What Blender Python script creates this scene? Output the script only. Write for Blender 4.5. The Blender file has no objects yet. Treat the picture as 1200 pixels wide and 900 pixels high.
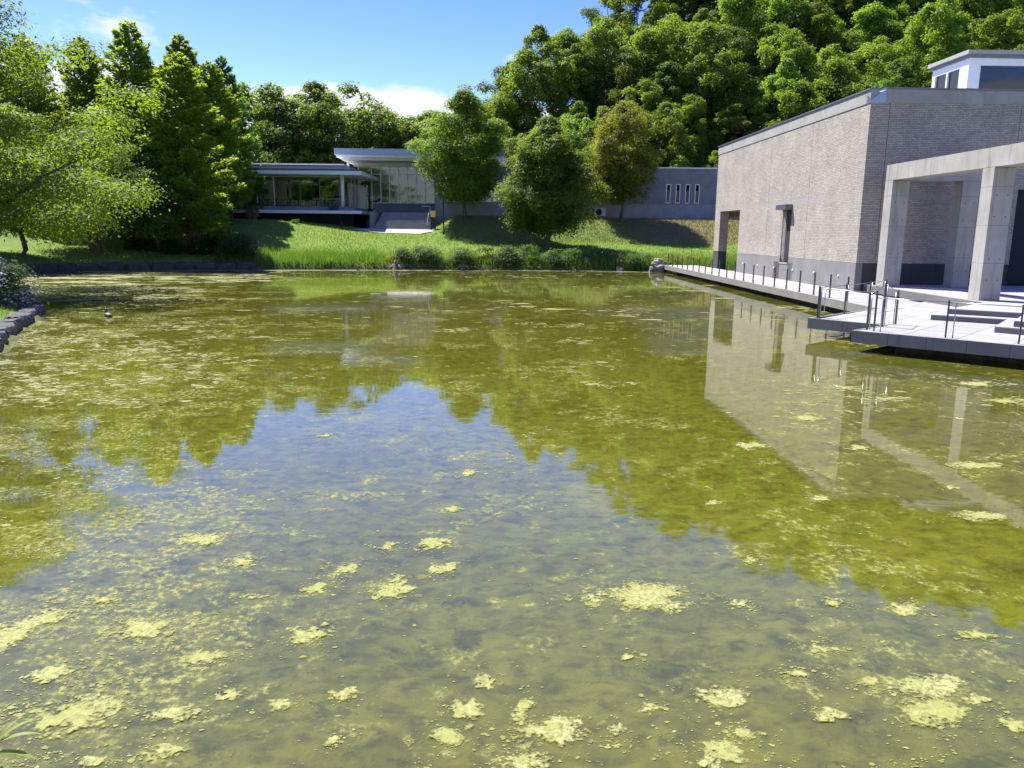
import bpy, bmesh, math, random
import numpy as np
from mathutils import Vector, Matrix

SC = bpy.context.scene
COL = SC.collection
RAD = math.radians

# ------------------------------------------------------------------ camera
cam_d = bpy.data.cameras.new('camera')
cam = bpy.data.objects.new('camera', cam_d)
COL.objects.link(cam)
cam_d.sensor_width = 36.0
cam_d.lens = 36.0 * 920 / 1200
cam_d.clip_start = 0.05
cam_d.clip_end = 3000
cam.matrix_world = (Matrix.Translation((0, 0, 3.0)) @ Matrix.Rotation(RAD(90 - 10.95), 4, 'X')
                    @ Matrix.Rotation(RAD(0.6), 4, 'Z'))
SC.camera = cam

# ------------------------------------------------------------------ sky and sun
SUN_EL, SUN_AZ = 56.0, -43.0            # degrees, azimuth clockwise from +Y
world = bpy.data.worlds.new("World")
SC.world = world
world.use_nodes = True
wt = world.node_tree
wn, wl = wt.nodes, wt.links
bg = wn['Background']
bg.inputs[1].default_value = 0.108
sky = wn.new('ShaderNodeTexSky')
sky.sky_type = 'NISHITA'
sky.sun_disc = False
sky.sun_elevation = RAD(SUN_EL)
sky.sun_rotation = RAD(SUN_AZ)
sky.altitude = 200
sky.air_density = 1.0
sky.dust_density = 0.25
sky.ozone_density = 4.0
hsv = wn.new('ShaderNodeHueSaturation')
hsv.inputs['Saturation'].default_value = 1.3
hsv.inputs['Value'].default_value = 1.0
hsv.inputs['Hue'].default_value = 0.53
wl.new(sky.outputs[0], hsv.inputs['Color'])
# clouds: noise on the direction, in a low bank all round the horizon and thin wisps above
tc = wn.new('ShaderNodeTexCoord')
sep = wn.new('ShaderNodeSeparateXYZ')
wl.new(tc.outputs['Generated'], sep.inputs[0])
mp = wn.new('ShaderNodeMapping')
mp.inputs['Scale'].default_value = (1.0, 1.0, 2.6)
mp.inputs['Location'].default_value = (0.27, 0.1, 0.0)
wl.new(tc.outputs['Generated'], mp.inputs[0])
cn = wn.new('ShaderNodeTexNoise')
cn.inputs['Scale'].default_value = 5.5
cn.inputs['Detail'].default_value = 8
cn.inputs['Roughness'].default_value = 0.58
wl.new(mp.outputs[0], cn.inputs['Vector'])


def wmath(op, a, b=None, clamp=False):
    n = wn.new('ShaderNodeMath')
    n.operation = op
    n.use_clamp = clamp
    for i, v in enumerate((a, b)):
        if v is None:
            continue
        if isinstance(v, (int, float)):
            n.inputs[i].default_value = v
        else:
            wl.new(v, n.inputs[i])
    return n.outputs[0]


def wrange(v, a, b, c, d):
    n = wn.new('ShaderNodeMapRange')
    n.interpolation_type = 'SMOOTHSTEP'
    wl.new(v, n.inputs[0])
    for i, q in enumerate((a, b, c, d)):
        n.inputs[i + 1].default_value = q
    return n.outputs[0]


zdir = sep.outputs[2]
bank = wrange(zdir, 0.125, 0.182, 0.36, 0.0)           # low bank of cumulus
wisp = wrange(zdir, 0.10, 0.6, 0.065, 0.05)
lift = wmath('ADD', bank, wisp)
cv = wmath('ADD', cn.outputs[0], lift)
cmask = wrange(cv, 0.645, 0.78, 0.0, 0.92)
mixc = wn.new('ShaderNodeMix')
mixc.data_type = 'RGBA'
wl.new(cmask, mixc.inputs[0])
wl.new(hsv.outputs[0], mixc.inputs[6])
mixc.inputs[7].default_value = (4.2, 4.3, 4.6, 1)
wl.new(mixc.outputs[2], bg.inputs[0])

to_sun = Vector((math.sin(RAD(SUN_AZ)) * math.cos(RAD(SUN_EL)), math.cos(RAD(SUN_AZ)) * math.cos(RAD(SUN_EL)),
                 math.sin(RAD(SUN_EL))))
sl = bpy.data.lights.new('sun', 'SUN')
sl.energy = 4.8
sl.angle = RAD(0.53)
sl.color = (1.0, 0.955, 0.88)
so = bpy.data.objects.new('sun', sl)
COL.objects.link(so)
so.rotation_euler = (-to_sun).to_track_quat('-Z', 'Y').to_euler()
so.location = to_sun * 100

vs = SC.view_settings
vs.view_transform = 'Standard'
vs.look = 'None'
vs.exposure = 1.25
vs.gamma = 1.0
vs.use_curve_mapping = False
cy = SC.cycles
cy.use_denoising = True
cy.max_bounces = 9
cy.diffuse_bounces = 6
cy.glossy_bounces = 3
cy.transmission_bounces = 4
cy.transparent_max_bounces = 12
cy.caustics_reflective = False
cy.caustics_refractive = False

# ------------------------------------------------------------------ helpers
RNG = np.random.default_rng(7)


def tag(o, label=None, cat=None, group=None, kind=None):
    if label: o['label'] = label
    if cat: o['category'] = cat
    if group: o['group'] = group
    if kind: o['kind'] = kind
    return o


def empty(name, loc=(0, 0, 0), rz=0.0, label=None, cat=None, group=None):
    o = bpy.data.objects.new(name, None)
    COL.objects.link(o)
    o.location = loc
    o.rotation_euler = (0, 0, rz)
    o.empty_display_size = 0.2
    tag(o, label, cat, group)
    return o


def link_mesh(name, me, mat=None, parent=None, loc=None, rz=None):
    o = bpy.data.objects.new(name, me)
    COL.objects.link(o)
    if mat is not None and len(me.materials) == 0:
        me.materials.append(mat)
    if parent is not None: o.parent = parent
    if loc is not None: o.location = loc
    if rz is not None: o.rotation_euler = (0, 0, rz)
    return o


def copy_tree(o, parent=None):
    c = o.copy()
    COL.objects.link(c)
    c.parent = parent
    for ch in list(o.children):
        copy_tree(ch, c)
    return c


def np_mesh(name, V, F, smooth=False):
    """V (n,3) float, F (m,k) int with equal-sided faces."""
    me = bpy.data.meshes.new(name)
    V = np.ascontiguousarray(V, dtype=np.float32)
    F = np.ascontiguousarray(F, dtype=np.int32)
    k = F.shape[1]
    me.vertices.add(len(V))
    me.vertices.foreach_set('co', V.ravel())
    me.loops.add(F.size)
    me.loops.foreach_set('vertex_index', F.ravel())
    me.polygons.add(len(F))
    me.polygons.foreach_set('loop_start', np.arange(0, F.size, k, dtype=np.int32))
    me.polygons.foreach_set('loop_total', np.full(len(F), k, dtype=np.int32))
    if smooth:
        me.polygons.foreach_set('use_smooth', np.ones(len(F), dtype=bool))
    me.update(calc_edges=True)
    return me


class MB:
    """collects shapes, builds ONE mesh object with metre-scaled box-projected UVs"""
    def __init__(s):
        s.v, s.f, s.sm = [], [], []

    def add(s, vs_, fs_, smooth=False):
        b = len(s.v)
        s.v += [tuple(q) for q in vs_]
        s.f += [tuple(i + b for i in q) for q in fs_]
        s.sm += [smooth] * len(fs_)
        return s

    def box(s, x0, x1, y0, y1, z0, z1):
        v = [(x0, y0, z0), (x1, y0, z0), (x1, y1, z0), (x0, y1, z0), (x0, y0, z1), (x1, y0, z1), (x1, y1, z1), (x0, y1, z1)]
        f = [(0, 3, 2, 1), (4, 5, 6, 7), (0, 1, 5, 4), (1, 2, 6, 5), (2, 3, 7, 6), (3, 0, 4, 7)]
        return s.add(v, f)

    def prism(s, poly, z0, z1):
        n = len(poly)
        a = sum(poly[i][0] * poly[(i + 1) % n][1] - poly[(i + 1) % n][0] * poly[i][1] for i in range(n))
        if a < 0: poly = poly[::-1]
        v = [(p[0], p[1], z0) for p in poly] + [(p[0], p[1], z1) for p in poly]
        f = [tuple(range(n - 1, -1, -1)), tuple(range(n, 2 * n))]
        f += [(i, (i + 1) % n, n + (i + 1) % n, n + i) for i in range(n)]
        return s.add(v, f)

    def bar(s, p, q, w, h=None):
        """square bar from p to q"""
        h = h or w
        p, q = Vector(p), Vector(q)
        d = (q - p).normalized()
        up = Vector((0, 0, 1)) if abs(d.z) < 0.95 else Vector((0, 1, 0))
        a = d.cross(up).normalized() * w / 2
        b = a.cross(d).normalized() * h / 2
        v = [p - a - b, p + a - b, p + a + b, p - a + b, q - a - b, q + a - b, q + a + b, q - a + b]
        f = [(0, 1, 2, 3), (7, 6, 5, 4), (0, 4, 5, 1), (1, 5, 6, 2), (2, 6, 7, 3), (3, 7, 4, 0)]
        return s.add(v, f)

    def tube(s, pts, rad, n=8, cap=True):
        pts = [Vector(p) for p in pts]
        if isinstance(rad, (int, float)): rad = [rad] * len(pts)
        vs_, fs_ = [], []
        for i, p in enumerate(pts):
            d = (pts[min(i + 1, len(pts) - 1)] - pts[max(i - 1, 0)]).normalized()
            up = Vector((0, 0, 1)) if abs(d.z) < 0.9 else Vector((0, 1, 0))
            a = d.cross(up).normalized()
            b = a.cross(d).normalized()
            for k in range(n):
                t = 2 * math.pi * k / n
                vs_.append(p + (a * math.cos(t) + b * math.sin(t)) * rad[i])
        for i in range(len(pts) - 1):
            for k in range(n):
                k2 = (k + 1) % n
                fs_.append((i * n + k, i * n + k2, (i + 1) * n + k2, (i + 1) * n + k))
        s.add(vs_, fs_, True)
        if cap:
            b = len(s.v) - len(vs_)
            s.f += [tuple(b + k for k in range(n - 1, -1, -1)), tuple(b + (len(pts) - 1) * n + k for k in range(n))]
            s.sm += [False, False]
        return s

    def lathe(s, prof, n=16, c=(0, 0, 0)):
        vs_, fs_ = [], []
        for r, z in prof:
            for k in range(n):
                t = 2 * math.pi * k / n
                vs_.append((c[0] + r * math.cos(t), c[1] + r * math.sin(t), c[2] + z))
        for i in range(len(prof) - 1):
            for k in range(n):
                k2 = (k + 1) % n
                fs_.append((i * n + k, i * n + k2, (i + 1) * n + k2, (i + 1) * n + k))
        return s.add(vs_, fs_, True)

    def mesh(s, name, bevel=0.0):
        me = bpy.data.meshes.new(name)
        me.from_pydata(s.v, [], s.f)
        me.polygons.foreach_set('use_smooth', s.sm)
        if bevel:
            bm = bmesh.new()
            bm.from_mesh(me)
            ed = [e for e in bm.edges if len(e.link_faces) == 2 and e.calc_face_angle(0) > 0.6]
            bmesh.ops.bevel(bm, geom=ed, offset=bevel, segments=1, affect='EDGES')
            bm.to_mesh(me)
            bm.free()
        me.update()
        uv = me.uv_layers.new(name='UVMap')
        nl = len(me.loops)
        co = np.empty(len(me.vertices) * 3, np.float32)
        me.vertices.foreach_get('co', co)
        co = co.reshape(-1, 3)
        vi = np.empty(nl, np.int32)
        me.loops.foreach_get('vertex_index', vi)
        pn = np.empty(len(me.polygons) * 3, np.float32)
        me.polygons.foreach_get('normal', pn)
        pn = np.abs(pn.reshape(-1, 3))
        lt = np.empty(len(me.polygons), np.int32)
        me.polygons.foreach_get('loop_total', lt)
        ax = np.repeat(np.argmax(pn, axis=1), lt)
        c = co[vi]
        U = np.where(ax == 0, c[:, 1], c[:, 0])
        W = np.where(ax == 2, c[:, 1], c[:, 2])
        uv.data.foreach_set('uv', np.stack([U, W], 1).astype(np.float32).ravel())
        return me

    def build(s, name, mat, parent=None, loc=None, rz=None, bevel=0.0):
        return link_mesh(name, s.mesh(name, bevel), mat, parent, loc, rz)


def vnoise(x, y, seed=0):
    """smooth value noise in 0..1 on arrays"""
    xi = np.floor(x).astype(np.int64)
    yi = np.floor(y).astype(np.int64)
    fx, fy = x - xi, y - yi
    fx = fx * fx * (3 - 2 * fx)
    fy = fy * fy * (3 - 2 * fy)

    def h(a, b):
        n = (a * 374761393 + b * 668265263 + seed * 1442695040) & 0xffffffff
        n = ((n ^ (n >> 13)) * 1274126177) & 0xffffffff
        n = (n ^ (n >> 16)) & 0xffff
        return n / 65535.0
    a = h(xi, yi) * (1 - fx) + h(xi + 1, yi) * fx
    b = h(xi, yi + 1) * (1 - fx) + h(xi + 1, yi + 1) * fx
    return a * (1 - fy) + b * fy


def fbm(x, y, seed=0, oct=4, gain=0.5):
    t, a, n = 0, 1.0, 0
    for o in range(oct):
        t = t + a * vnoise(x * 2 ** o + 17.3 * o, y * 2 ** o + 9.1 * o, seed + o)
        n += a
        a *= gain
    return t / n


def sstep(a, b, x):
    t = np.clip((x - a) / (b - a), 0, 1)
    return t * t * (3 - 2 * t)


# ------------------------------------------------------------------ materials
class NT:
    def __init__(s, name):
        s.m = bpy.data.materials.new(name)
        s.m.use_nodes = True
        s.t = s.m.node_tree
        s.n, s.l = s.t.nodes, s.t.links
        s.p = s.n['Principled BSDF']
        s.out = s.n['Material Output']

    def new(s, t, **kw):
        n = s.n.new('ShaderNode' + t)
        for k, v in kw.items(): setattr(n, k, v)
        return n

    def set(s, sock, v):
        if isinstance(v, bpy.types.NodeSocket): s.l.new(v, sock)
        elif isinstance(v, (tuple, list)) and len(v) == 3 and sock.type == 'RGBA': sock.default_value = (*v, 1)
        else: sock.default_value = v

    def noise(s, scale, detail=4, rough=0.55, vec=None, dist=0.0):
        n = s.new('TexNoise')
        n.inputs['Scale'].default_value = scale
        n.inputs['Detail'].default_value = detail
        n.inputs['Roughness'].default_value = rough
        n.inputs['Distortion'].default_value = dist
        if vec is not None: s.l.new(vec, n.inputs['Vector'])
        return n.outputs[0]

    def coord(s, kind='Object', scale=None):
        c = s.new('TexCoord').outputs[kind]
        if scale is not None:
            m = s.new('Mapping')
            s.l.new(c, m.inputs[0])
            m.inputs['Scale'].default_value = scale
            c = m.outputs[0]
        return c

    def pos(s, scale=None):
        c = s.new('NewGeometry').outputs['Position']
        if scale is not None:
            m = s.new('Mapping')
            s.l.new(c, m.inputs[0])
            m.inputs['Scale'].default_value = scale
            c = m.outputs[0]
        return c

    def ramp(s, v, stops):
        r = s.new('ValToRGB')
        e = r.color_ramp.elements
        while len(e) < len(stops): e.new(0.5)
        for q, (p, c) in zip(e, stops):
            q.position = p
            q.color = (*c, 1) if len(c) == 3 else c
        s.l.new(v, r.inputs[0])
        return r.outputs[0]

    def rng(s, v, a, b, c=0.0, d=1.0, smooth=True):
        n = s.new('MapRange')
        if smooth: n.interpolation_type = 'SMOOTHSTEP'
        s.l.new(v, n.inputs[0])
        for i, q in enumerate((a, b, c, d)): n.inputs[i + 1].default_value = q
        return n.outputs[0]

    def math(s, op, a, b=0.0, clamp=False):
        n = s.new('Math', operation=op, use_clamp=clamp)
        s.set(n.inputs[0], a)
        s.set(n.inputs[1], b)
        return n.outputs[0]

    def mix(s, f, a, b, blend='MIX'):
        n = s.new('Mix', data_type='RGBA', blend_type=blend)
        s.set(n.inputs[0], f)
        s.set(n.inputs[6], a)
        s.set(n.inputs[7], b)
        return n.outputs[2]

    def bump(s, h, strength=0.3, dist=0.02):
        n = s.new('Bump')
        n.inputs['Strength'].default_value = strength
        n.inputs['Distance'].default_value = dist
        s.l.new(h, n.inputs['Height'])
        return n.outputs[0]

    def done(s, color=None, rough=None, metal=None, normal=None, spec=None):
        for k, v in (('Base Color', color), ('Roughness', rough), ('Metallic', metal), ('Normal', normal), ('Specular IOR Level', spec)):
            if v is not None: s.set(s.p.inputs[k], v)
        return s.m


M = {}


def simple(name, col, rough=0.6, metal=0.0, var=0.12, scale=3.0, bump=0.0, spec=None):
    t = NT(name)
    n = t.noise(scale, 5, 0.6, t.pos())
    c = t.mix(t.rng(n, 0.3, 0.7), tuple(q * (1 - var) for q in col), tuple(min(1, q * (1 + var)) for q in col))
    nb = t.bump(t.noise(scale * 12, 3, 0.5, t.pos()), bump, 0.02) if bump else None
    M[name] = t.done(c, rough, metal, nb, spec)
    return M[name]


simple('white_metal', (0.72, 0.74, 0.76), 0.35, 0, 0.04)
simple('soffit', (0.66, 0.66, 0.65), 0.7, 0, 0.05)
simple('blue_grey_metal', (0.30, 0.36, 0.46), 0.35, 0.3, 0.05)
simple('roof_membrane', (0.42, 0.42, 0.44), 0.6, 0, 0.08)
simple('black_metal', (0.018, 0.019, 0.022), 0.45, 0.2, 0.1)
simple('dark_steel', (0.10, 0.10, 0.10), 0.35, 0.75, 0.12, 9)
simple('steel', (0.42, 0.42, 0.42), 0.3, 0.9, 0.1, 9)
simple('lintel_steel', (0.16, 0.17, 0.21), 0.4, 0.5, 0.1)
simple('dark_void', (0.012, 0.013, 0.016), 0.8, 0, 0.1)
simple('interior_wall', (0.74, 0.72, 0.68), 0.8, 0, 0.06)
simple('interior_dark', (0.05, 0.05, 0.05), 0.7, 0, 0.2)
simple('interior_floor', (0.5, 0.48, 0.45), 0.5, 0, 0.1)
simple('wood_furniture', (0.10, 0.06, 0.035), 0.5, 0, 0.2)
simple('lamp_white', (0.8, 0.8, 0.78), 0.3, 0, 0.02)
simple('yellow_paint', (0.75, 0.55, 0.06), 0.5, 0, 0.05)
simple('navy_fabric', (0.02, 0.025, 0.06), 0.7, 0, 0.2)
simple('ac_white', (0.55, 0.56, 0.55), 0.5, 0, 0.06)
simple('path_paving', (0.42, 0.40, 0.37), 0.8, 0, 0.12, 2, 0.2)
simple('rock_pale', (0.22, 0.205, 0.185), 0.85, 0, 0.35, 2.5, 0.6)
simple('rock_dark', (0.032, 0.032, 0.035), 0.8, 0, 0.45, 3, 0.6)
simple('edge_stone', (0.055, 0.05, 0.045), 0.8, 0, 0.4, 2.5, 0.5)
simple('dead_wood', (0.22, 0.16, 0.11), 0.85, 0, 0.3, 4, 0.5)


def concrete(name, col, streak=0.35, lift=None):
    t = NT(name)
    n1 = t.noise(1.1, 6, 0.62, t.pos())
    n2 = t.noise(1.0, 5, 0.6, t.pos((5.0, 5.0, 0.30)))      # vertical weather streaks
    n3 = t.noise(40, 3, 0.6, t.pos())
    c = t.mix(t.rng(n1, 0.25, 0.75), tuple(q * 0.82 for q in col), tuple(q * 1.12 for q in col))
    c = t.mix(t.rng(n2, 0.52, 0.78, 0, streak), c, tuple(q * 0.35 for q in col))
    c = t.mix(t.rng(n3, 0.3, 0.75, 0, 0.25), c, tuple(q * 0.75 for q in col))
    if lift:
        z = t.new('SeparateXYZ')
        t.l.new(t.pos(), z.inputs[0])
        fr_ = t.math('FRACT', t.math('DIVIDE', t.math('SUBTRACT', z.outputs[2], 0.86), lift))
        c = t.mix(t.math('MULTIPLY', t.math('LESS_THAN', fr_, 0.012), 0.6), c, tuple(q * 0.3 for q in col))
        n4 = t.noise(1.0, 5, 0.65, t.pos((3.0, 3.0, 0.5)))
        c = t.mix(t.rng(n4, 0.55, 0.72, 0, 0.5), c, tuple(q * 0.45 for q in col))
    M[name] = t.done(c, 0.82, 0, t.bump(n3, 0.25, 0.006))


concrete('concrete_pale', (0.36, 0.343, 0.305), 0.7, 1.26)
concrete('concrete_plinth', (0.215, 0.21, 0.205), 0.35)
concrete('concrete_parapet', (0.34, 0.33, 0.31), 0.35)
concrete('concrete_fascia', (0.21, 0.205, 0.185), 0.55)
concrete('plinth_dark', (0.05, 0.05, 0.05), 0.2)
concrete('grey_render', (0.20, 0.215, 0.24), 0.25)
concrete('grey_render_low', (0.30, 0.315, 0.325), 0.3)
concrete('step_stone', (0.30, 0.285, 0.27), 0.1)
concrete('riser_shade_tone', (0.15, 0.145, 0.14), 0.2)  # platform step risers: shade on the faces painted in as a darker colour


def brick():
    t = NT('split_face_brick')
    uv = t.coord('UV')
    b = t.new('TexBrick')
    t.l.new(uv, b.inputs['Vector'])
    b.inputs['Scale'].default_value = 1.0
    b.inputs['Brick Width'].default_value = 0.24
    b.inputs['Row Height'].default_value = 0.075
    b.inputs['Mortar Size'].default_value = 0.007
    b.inputs['Mortar Smooth'].default_value = 0.2
    b.inputs['Bias'].default_value = -0.1
    b.inputs['Color1'].default_value = (0.455, 0.413, 0.357, 1)
    b.inputs['Color2'].default_value = (0.35, 0.315, 0.27, 1)
    b.inputs['Mortar'].default_value = (0.18, 0.168, 0.155, 1)
    n = t.noise(9, 4, 0.65, uv)
    n2 = t.noise(0.8, 5, 0.6, uv)
    c = t.mix(t.rng(n, 0.3, 0.72), (0.8, 0.79, 0.78), (1.12, 1.1, 1.08))
    c = t.mix(1.0, b.outputs[0], c, 'MULTIPLY')
    c2 = t.mix(t.rng(n2, 0.3, 0.7), (0.86, 0.86, 0.86), (1.07, 1.06, 1.05))
    c = t.mix(1.0, c, c2, 'MULTIPLY')
    n4 = t.noise(1.0, 5, 0.6, t.pos((2.2, 2.2, 0.14)))           # faint rain streaks
    c = t.mix(t.rng(n4, 0.54, 0.74, 0, 0.3), c, (0.17, 0.16, 0.15))
    # smooth string course: two flush bands at the lintel height
    z = t.new('SeparateXYZ')
    t.l.new(t.pos(), z.inputs[0])
    bz = t.math('SUBTRACT', z.outputs[2], 4.74)
    ba = t.math('ABSOLUTE', bz)
    band = t.math('LESS_THAN', ba, 0.13)
    c = t.mix(t.math('MULTIPLY', band, 0.55), c, (0.33, 0.305, 0.285))
    h1 = t.math('MULTIPLY', b.outputs[1], -0.8)
    h = t.math('ADD', h1, t.math('MULTIPLY', n, 1.1))
    h = t.math('MULTIPLY', h, t.math('SUBTRACT', 1.0, t.math('MULTIPLY', band, 0.6)))
    M['brick'] = t.done(c, 0.88, 0, t.bump(h, 0.55, 0.028))


brick()


def glass_mat(name, tint=(0.75, 0.8, 0.8), refl=1.0):
    t = NT(name)
    t.n.remove(t.p)
    tr = t.new('BsdfTransparent')
    t.set(tr.inputs[0], tint)
    gl = t.new('BsdfGlossy')
    gl.inputs['Roughness'].default_value = 0.0
    gl.inputs['Color'].default_value = (refl, refl, refl, 1)
    fr = t.new('Fresnel')
    fr.inputs[0].default_value = 1.52
    f2 = t.math('ADD', t.math('MULTIPLY', fr.outputs[0], 1.1), 0.02, True)
    mx = t.new('MixShader')
    t.l.new(f2, mx.inputs[0])
    t.l.new(tr.outputs[0], mx.inputs[1])
    t.l.new(gl.outputs[0], mx.inputs[2])
    t.l.new(mx.outputs[0], t.out.inputs[0])
    M[name] = t.m


glass_mat('glass', (0.84, 0.88, 0.86))
glass_mat('dark_glass', (0.10, 0.11, 0.14))


def paving(name, a, b):
    t = NT(name)
    r = t.new('ObjectInfo').outputs['Random']
    n = t.noise(1.3, 6, 0.65, t.pos())
    n2 = t.noise(70, 2, 0.5, t.pos())
    c = t.mix(r, a, b)
    c = t.mix(t.rng(n, 0.35, 0.8, 0, 0.28), c, tuple(q * 0.6 for q in a))
    c = t.mix(t.rng(n2, 0.3, 0.7, 0, 0.2), c, tuple(q * 0.7 for q in a))
    M[name] = t.done(c, 0.7, 0, t.bump(n2, 0.15, 0.004))


paving('granite', (0.30, 0.294, 0.288), (0.385, 0.378, 0.37))


def leaf(name, a, b, trans=None, tf=0.5, objvar=0.35, clump=0.5):
    """a, b: two tones mixed per leaf; per-tree variation by object"""
    t = NT(name)
    g = t.new('NewGeometry')
    ri = g.outputs['Random Per Island']
    oi = t.new('ObjectInfo').outputs['Random']
    n = t.noise(clump, 3, 0.6, t.coord('Object'))
    f = t.math('ADD', t.math('MULTIPLY', ri, 0.6), t.math('MULTIPLY', t.rng(n, 0.3, 0.7), 0.4))
    c = t.mix(f, a, b)
    hs = t.new('HueSaturation')
    t.set(hs.inputs['Hue'], t.math('ADD', 0.5 - 0.03 * objvar, t.math('MULTIPLY', oi, 0.06 * objvar)))
    t.set(hs.inputs['Saturation'], 0.97)
    t.set(hs.inputs['Value'], t.math('ADD', 1 - 0.5 * objvar, t.math('MULTIPLY', oi, objvar)))
    t.l.new(c, hs.inputs['Color'])
    c = hs.outputs[0]
    t.done(c, 0.55, 0, None, 0.25)
    tl = t.new('BsdfTranslucent')
    tc_ = t.mix(1.0, c, trans or (1.95, 1.95, 0.5), 'MULTIPLY')
    t.l.new(tc_, tl.inputs[0])
    mx = t.new('MixShader')
    mx.inputs[0].default_value = tf
    t.l.new(t.p.outputs[0], mx.inputs[1])
    t.l.new(tl.outputs[0], mx.inputs[2])
    t.l.new(mx.outputs[0], t.out.inputs[0])
    M[name] = t.m


leaf('leaf_maple', (0.118, 0.19, 0.028), (0.185, 0.265, 0.042))
leaf('leaf_bright', (0.135, 0.205, 0.028), (0.205, 0.275, 0.045))
leaf('leaf_mid', (0.08, 0.155, 0.03), (0.13, 0.22, 0.045))
leaf('leaf_dark', (0.045, 0.095, 0.025), (0.08, 0.145, 0.035))
leaf('leaf_katsura', (0.105, 0.168, 0.025), (0.162, 0.228, 0.034))
leaf('leaf_olive', (0.12, 0.14, 0.022), (0.19, 0.195, 0.033))
leaf('leaf_redwood', (0.155, 0.22, 0.03), (0.235, 0.30, 0.045), tf=.62)
leaf('leaf_hill', (0.105, 0.17, 0.025), (0.185, 0.255, 0.04), objvar=0.5, clump=0.35)
leaf('leaf_hill_dark', (0.065, 0.115, 0.022), (0.115, 0.17, 0.03), objvar=0.5, clump=0.35)
leaf('leaf_bush', (0.05, 0.10, 0.03), (0.10, 0.16, 0.05))
leaf('leaf_bush_yellow', (0.17, 0.21, 0.035), (0.28, 0.29, 0.06))
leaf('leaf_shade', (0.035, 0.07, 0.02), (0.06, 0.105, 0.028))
leaf('leaf_silver', (0.09, 0.10, 0.085), (0.30, 0.29, 0.30), (1.1, 1.1, 0.9), 0.2)
leaf('blossom', (0.45, 0.40, 0.42), (0.6, 0.56, 0.57), (1.1, 1.1, 1.0), 0.3)
leaf('leaf_pink', (0.30, 0.20, 0.16), (0.42, 0.30, 0.24), (1.1, 0.9, 0.8), 0.25)
leaf('leaf_near', (0.12, 0.17, 0.035), (0.26, 0.27, 0.06), None, 0.35)
leaf('grass_blade', (0.13, 0.20, 0.033), (0.225, 0.28, 0.05), None, 0.35, 0.0, 0.25)
leaf('reed_blade', (0.09, 0.175, 0.04), (0.185, 0.265, 0.07), None, 0.35, 0.3, 0.4)
leaf('grass_dry', (0.19, 0.18, 0.07), (0.28, 0.24, 0.11), (1.1, 1.0, 0.6), 0.2, 0.0, 0.3)


def bark(name, col):
    t = NT(name)
    n = t.noise(2.0, 6, 0.65, t.coord('Object', (6, 6, 1.2)))
    c = t.mix(t.rng(n, 0.3, 0.7), tuple(q * 0.55 for q in col), tuple(q * 1.3 for q in col))
    M[name] = t.done(c, 0.9, 0, t.bump(n, 0.6, 0.03))


bark('bark_grey', (0.12, 0.10, 0.085))
bark('bark_brown', (0.11, 0.07, 0.05))


def ground_mat():
    t = NT('ground_cover')
    at = t.new('Attribute')
    at.attribute_name = 'cover'           # r dry grass, g wood floor, b mud
    s = t.new('SeparateColor')
    t.l.new(at.outputs['Color'], s.inputs[0])
    n1 = t.noise(0.35, 6, 0.62, t.pos())
    n2 = t.noise(3.5, 5, 0.65, t.pos())
    n3 = t.noise(22, 3, 0.6, t.pos())
    gcol = t.mix(t.rng(n1, 0.3, 0.7), (0.10, 0.19, 0.03), (0.16, 0.25, 0.045))
    gcol = t.mix(t.rng(n2, 0.35, 0.75, 0, 0.6), gcol, (0.21, 0.27, 0.06))
    gcol = t.mix(t.rng(n3, 0.45, 0.7, 0, 0.4), gcol, (0.05, 0.10, 0.02))
    dry = t.mix(t.rng(n2, 0.3, 0.7), (0.24, 0.20, 0.10), (0.17, 0.16, 0.06))
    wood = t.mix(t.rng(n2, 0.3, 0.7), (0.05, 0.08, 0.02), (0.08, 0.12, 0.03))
    mud = t.mix(t.rng(n2, 0.3, 0.7), (0.07, 0.06, 0.03), (0.11, 0.10, 0.045))
    fd = t.rng(t.math('ADD', s.outputs[0], t.math('MULTIPLY', t.math('SUBTRACT', n2, 0.5), 0.8)), 0.3, 0.7)
    c = t.mix(fd, gcol, dry)
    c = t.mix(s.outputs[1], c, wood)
    c = t.mix(s.outputs[2], c, mud)
    M['ground'] = t.done(c, 0.95, 0, t.bump(n3, 0.5, 0.05), 0.2)


ground_mat()


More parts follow.
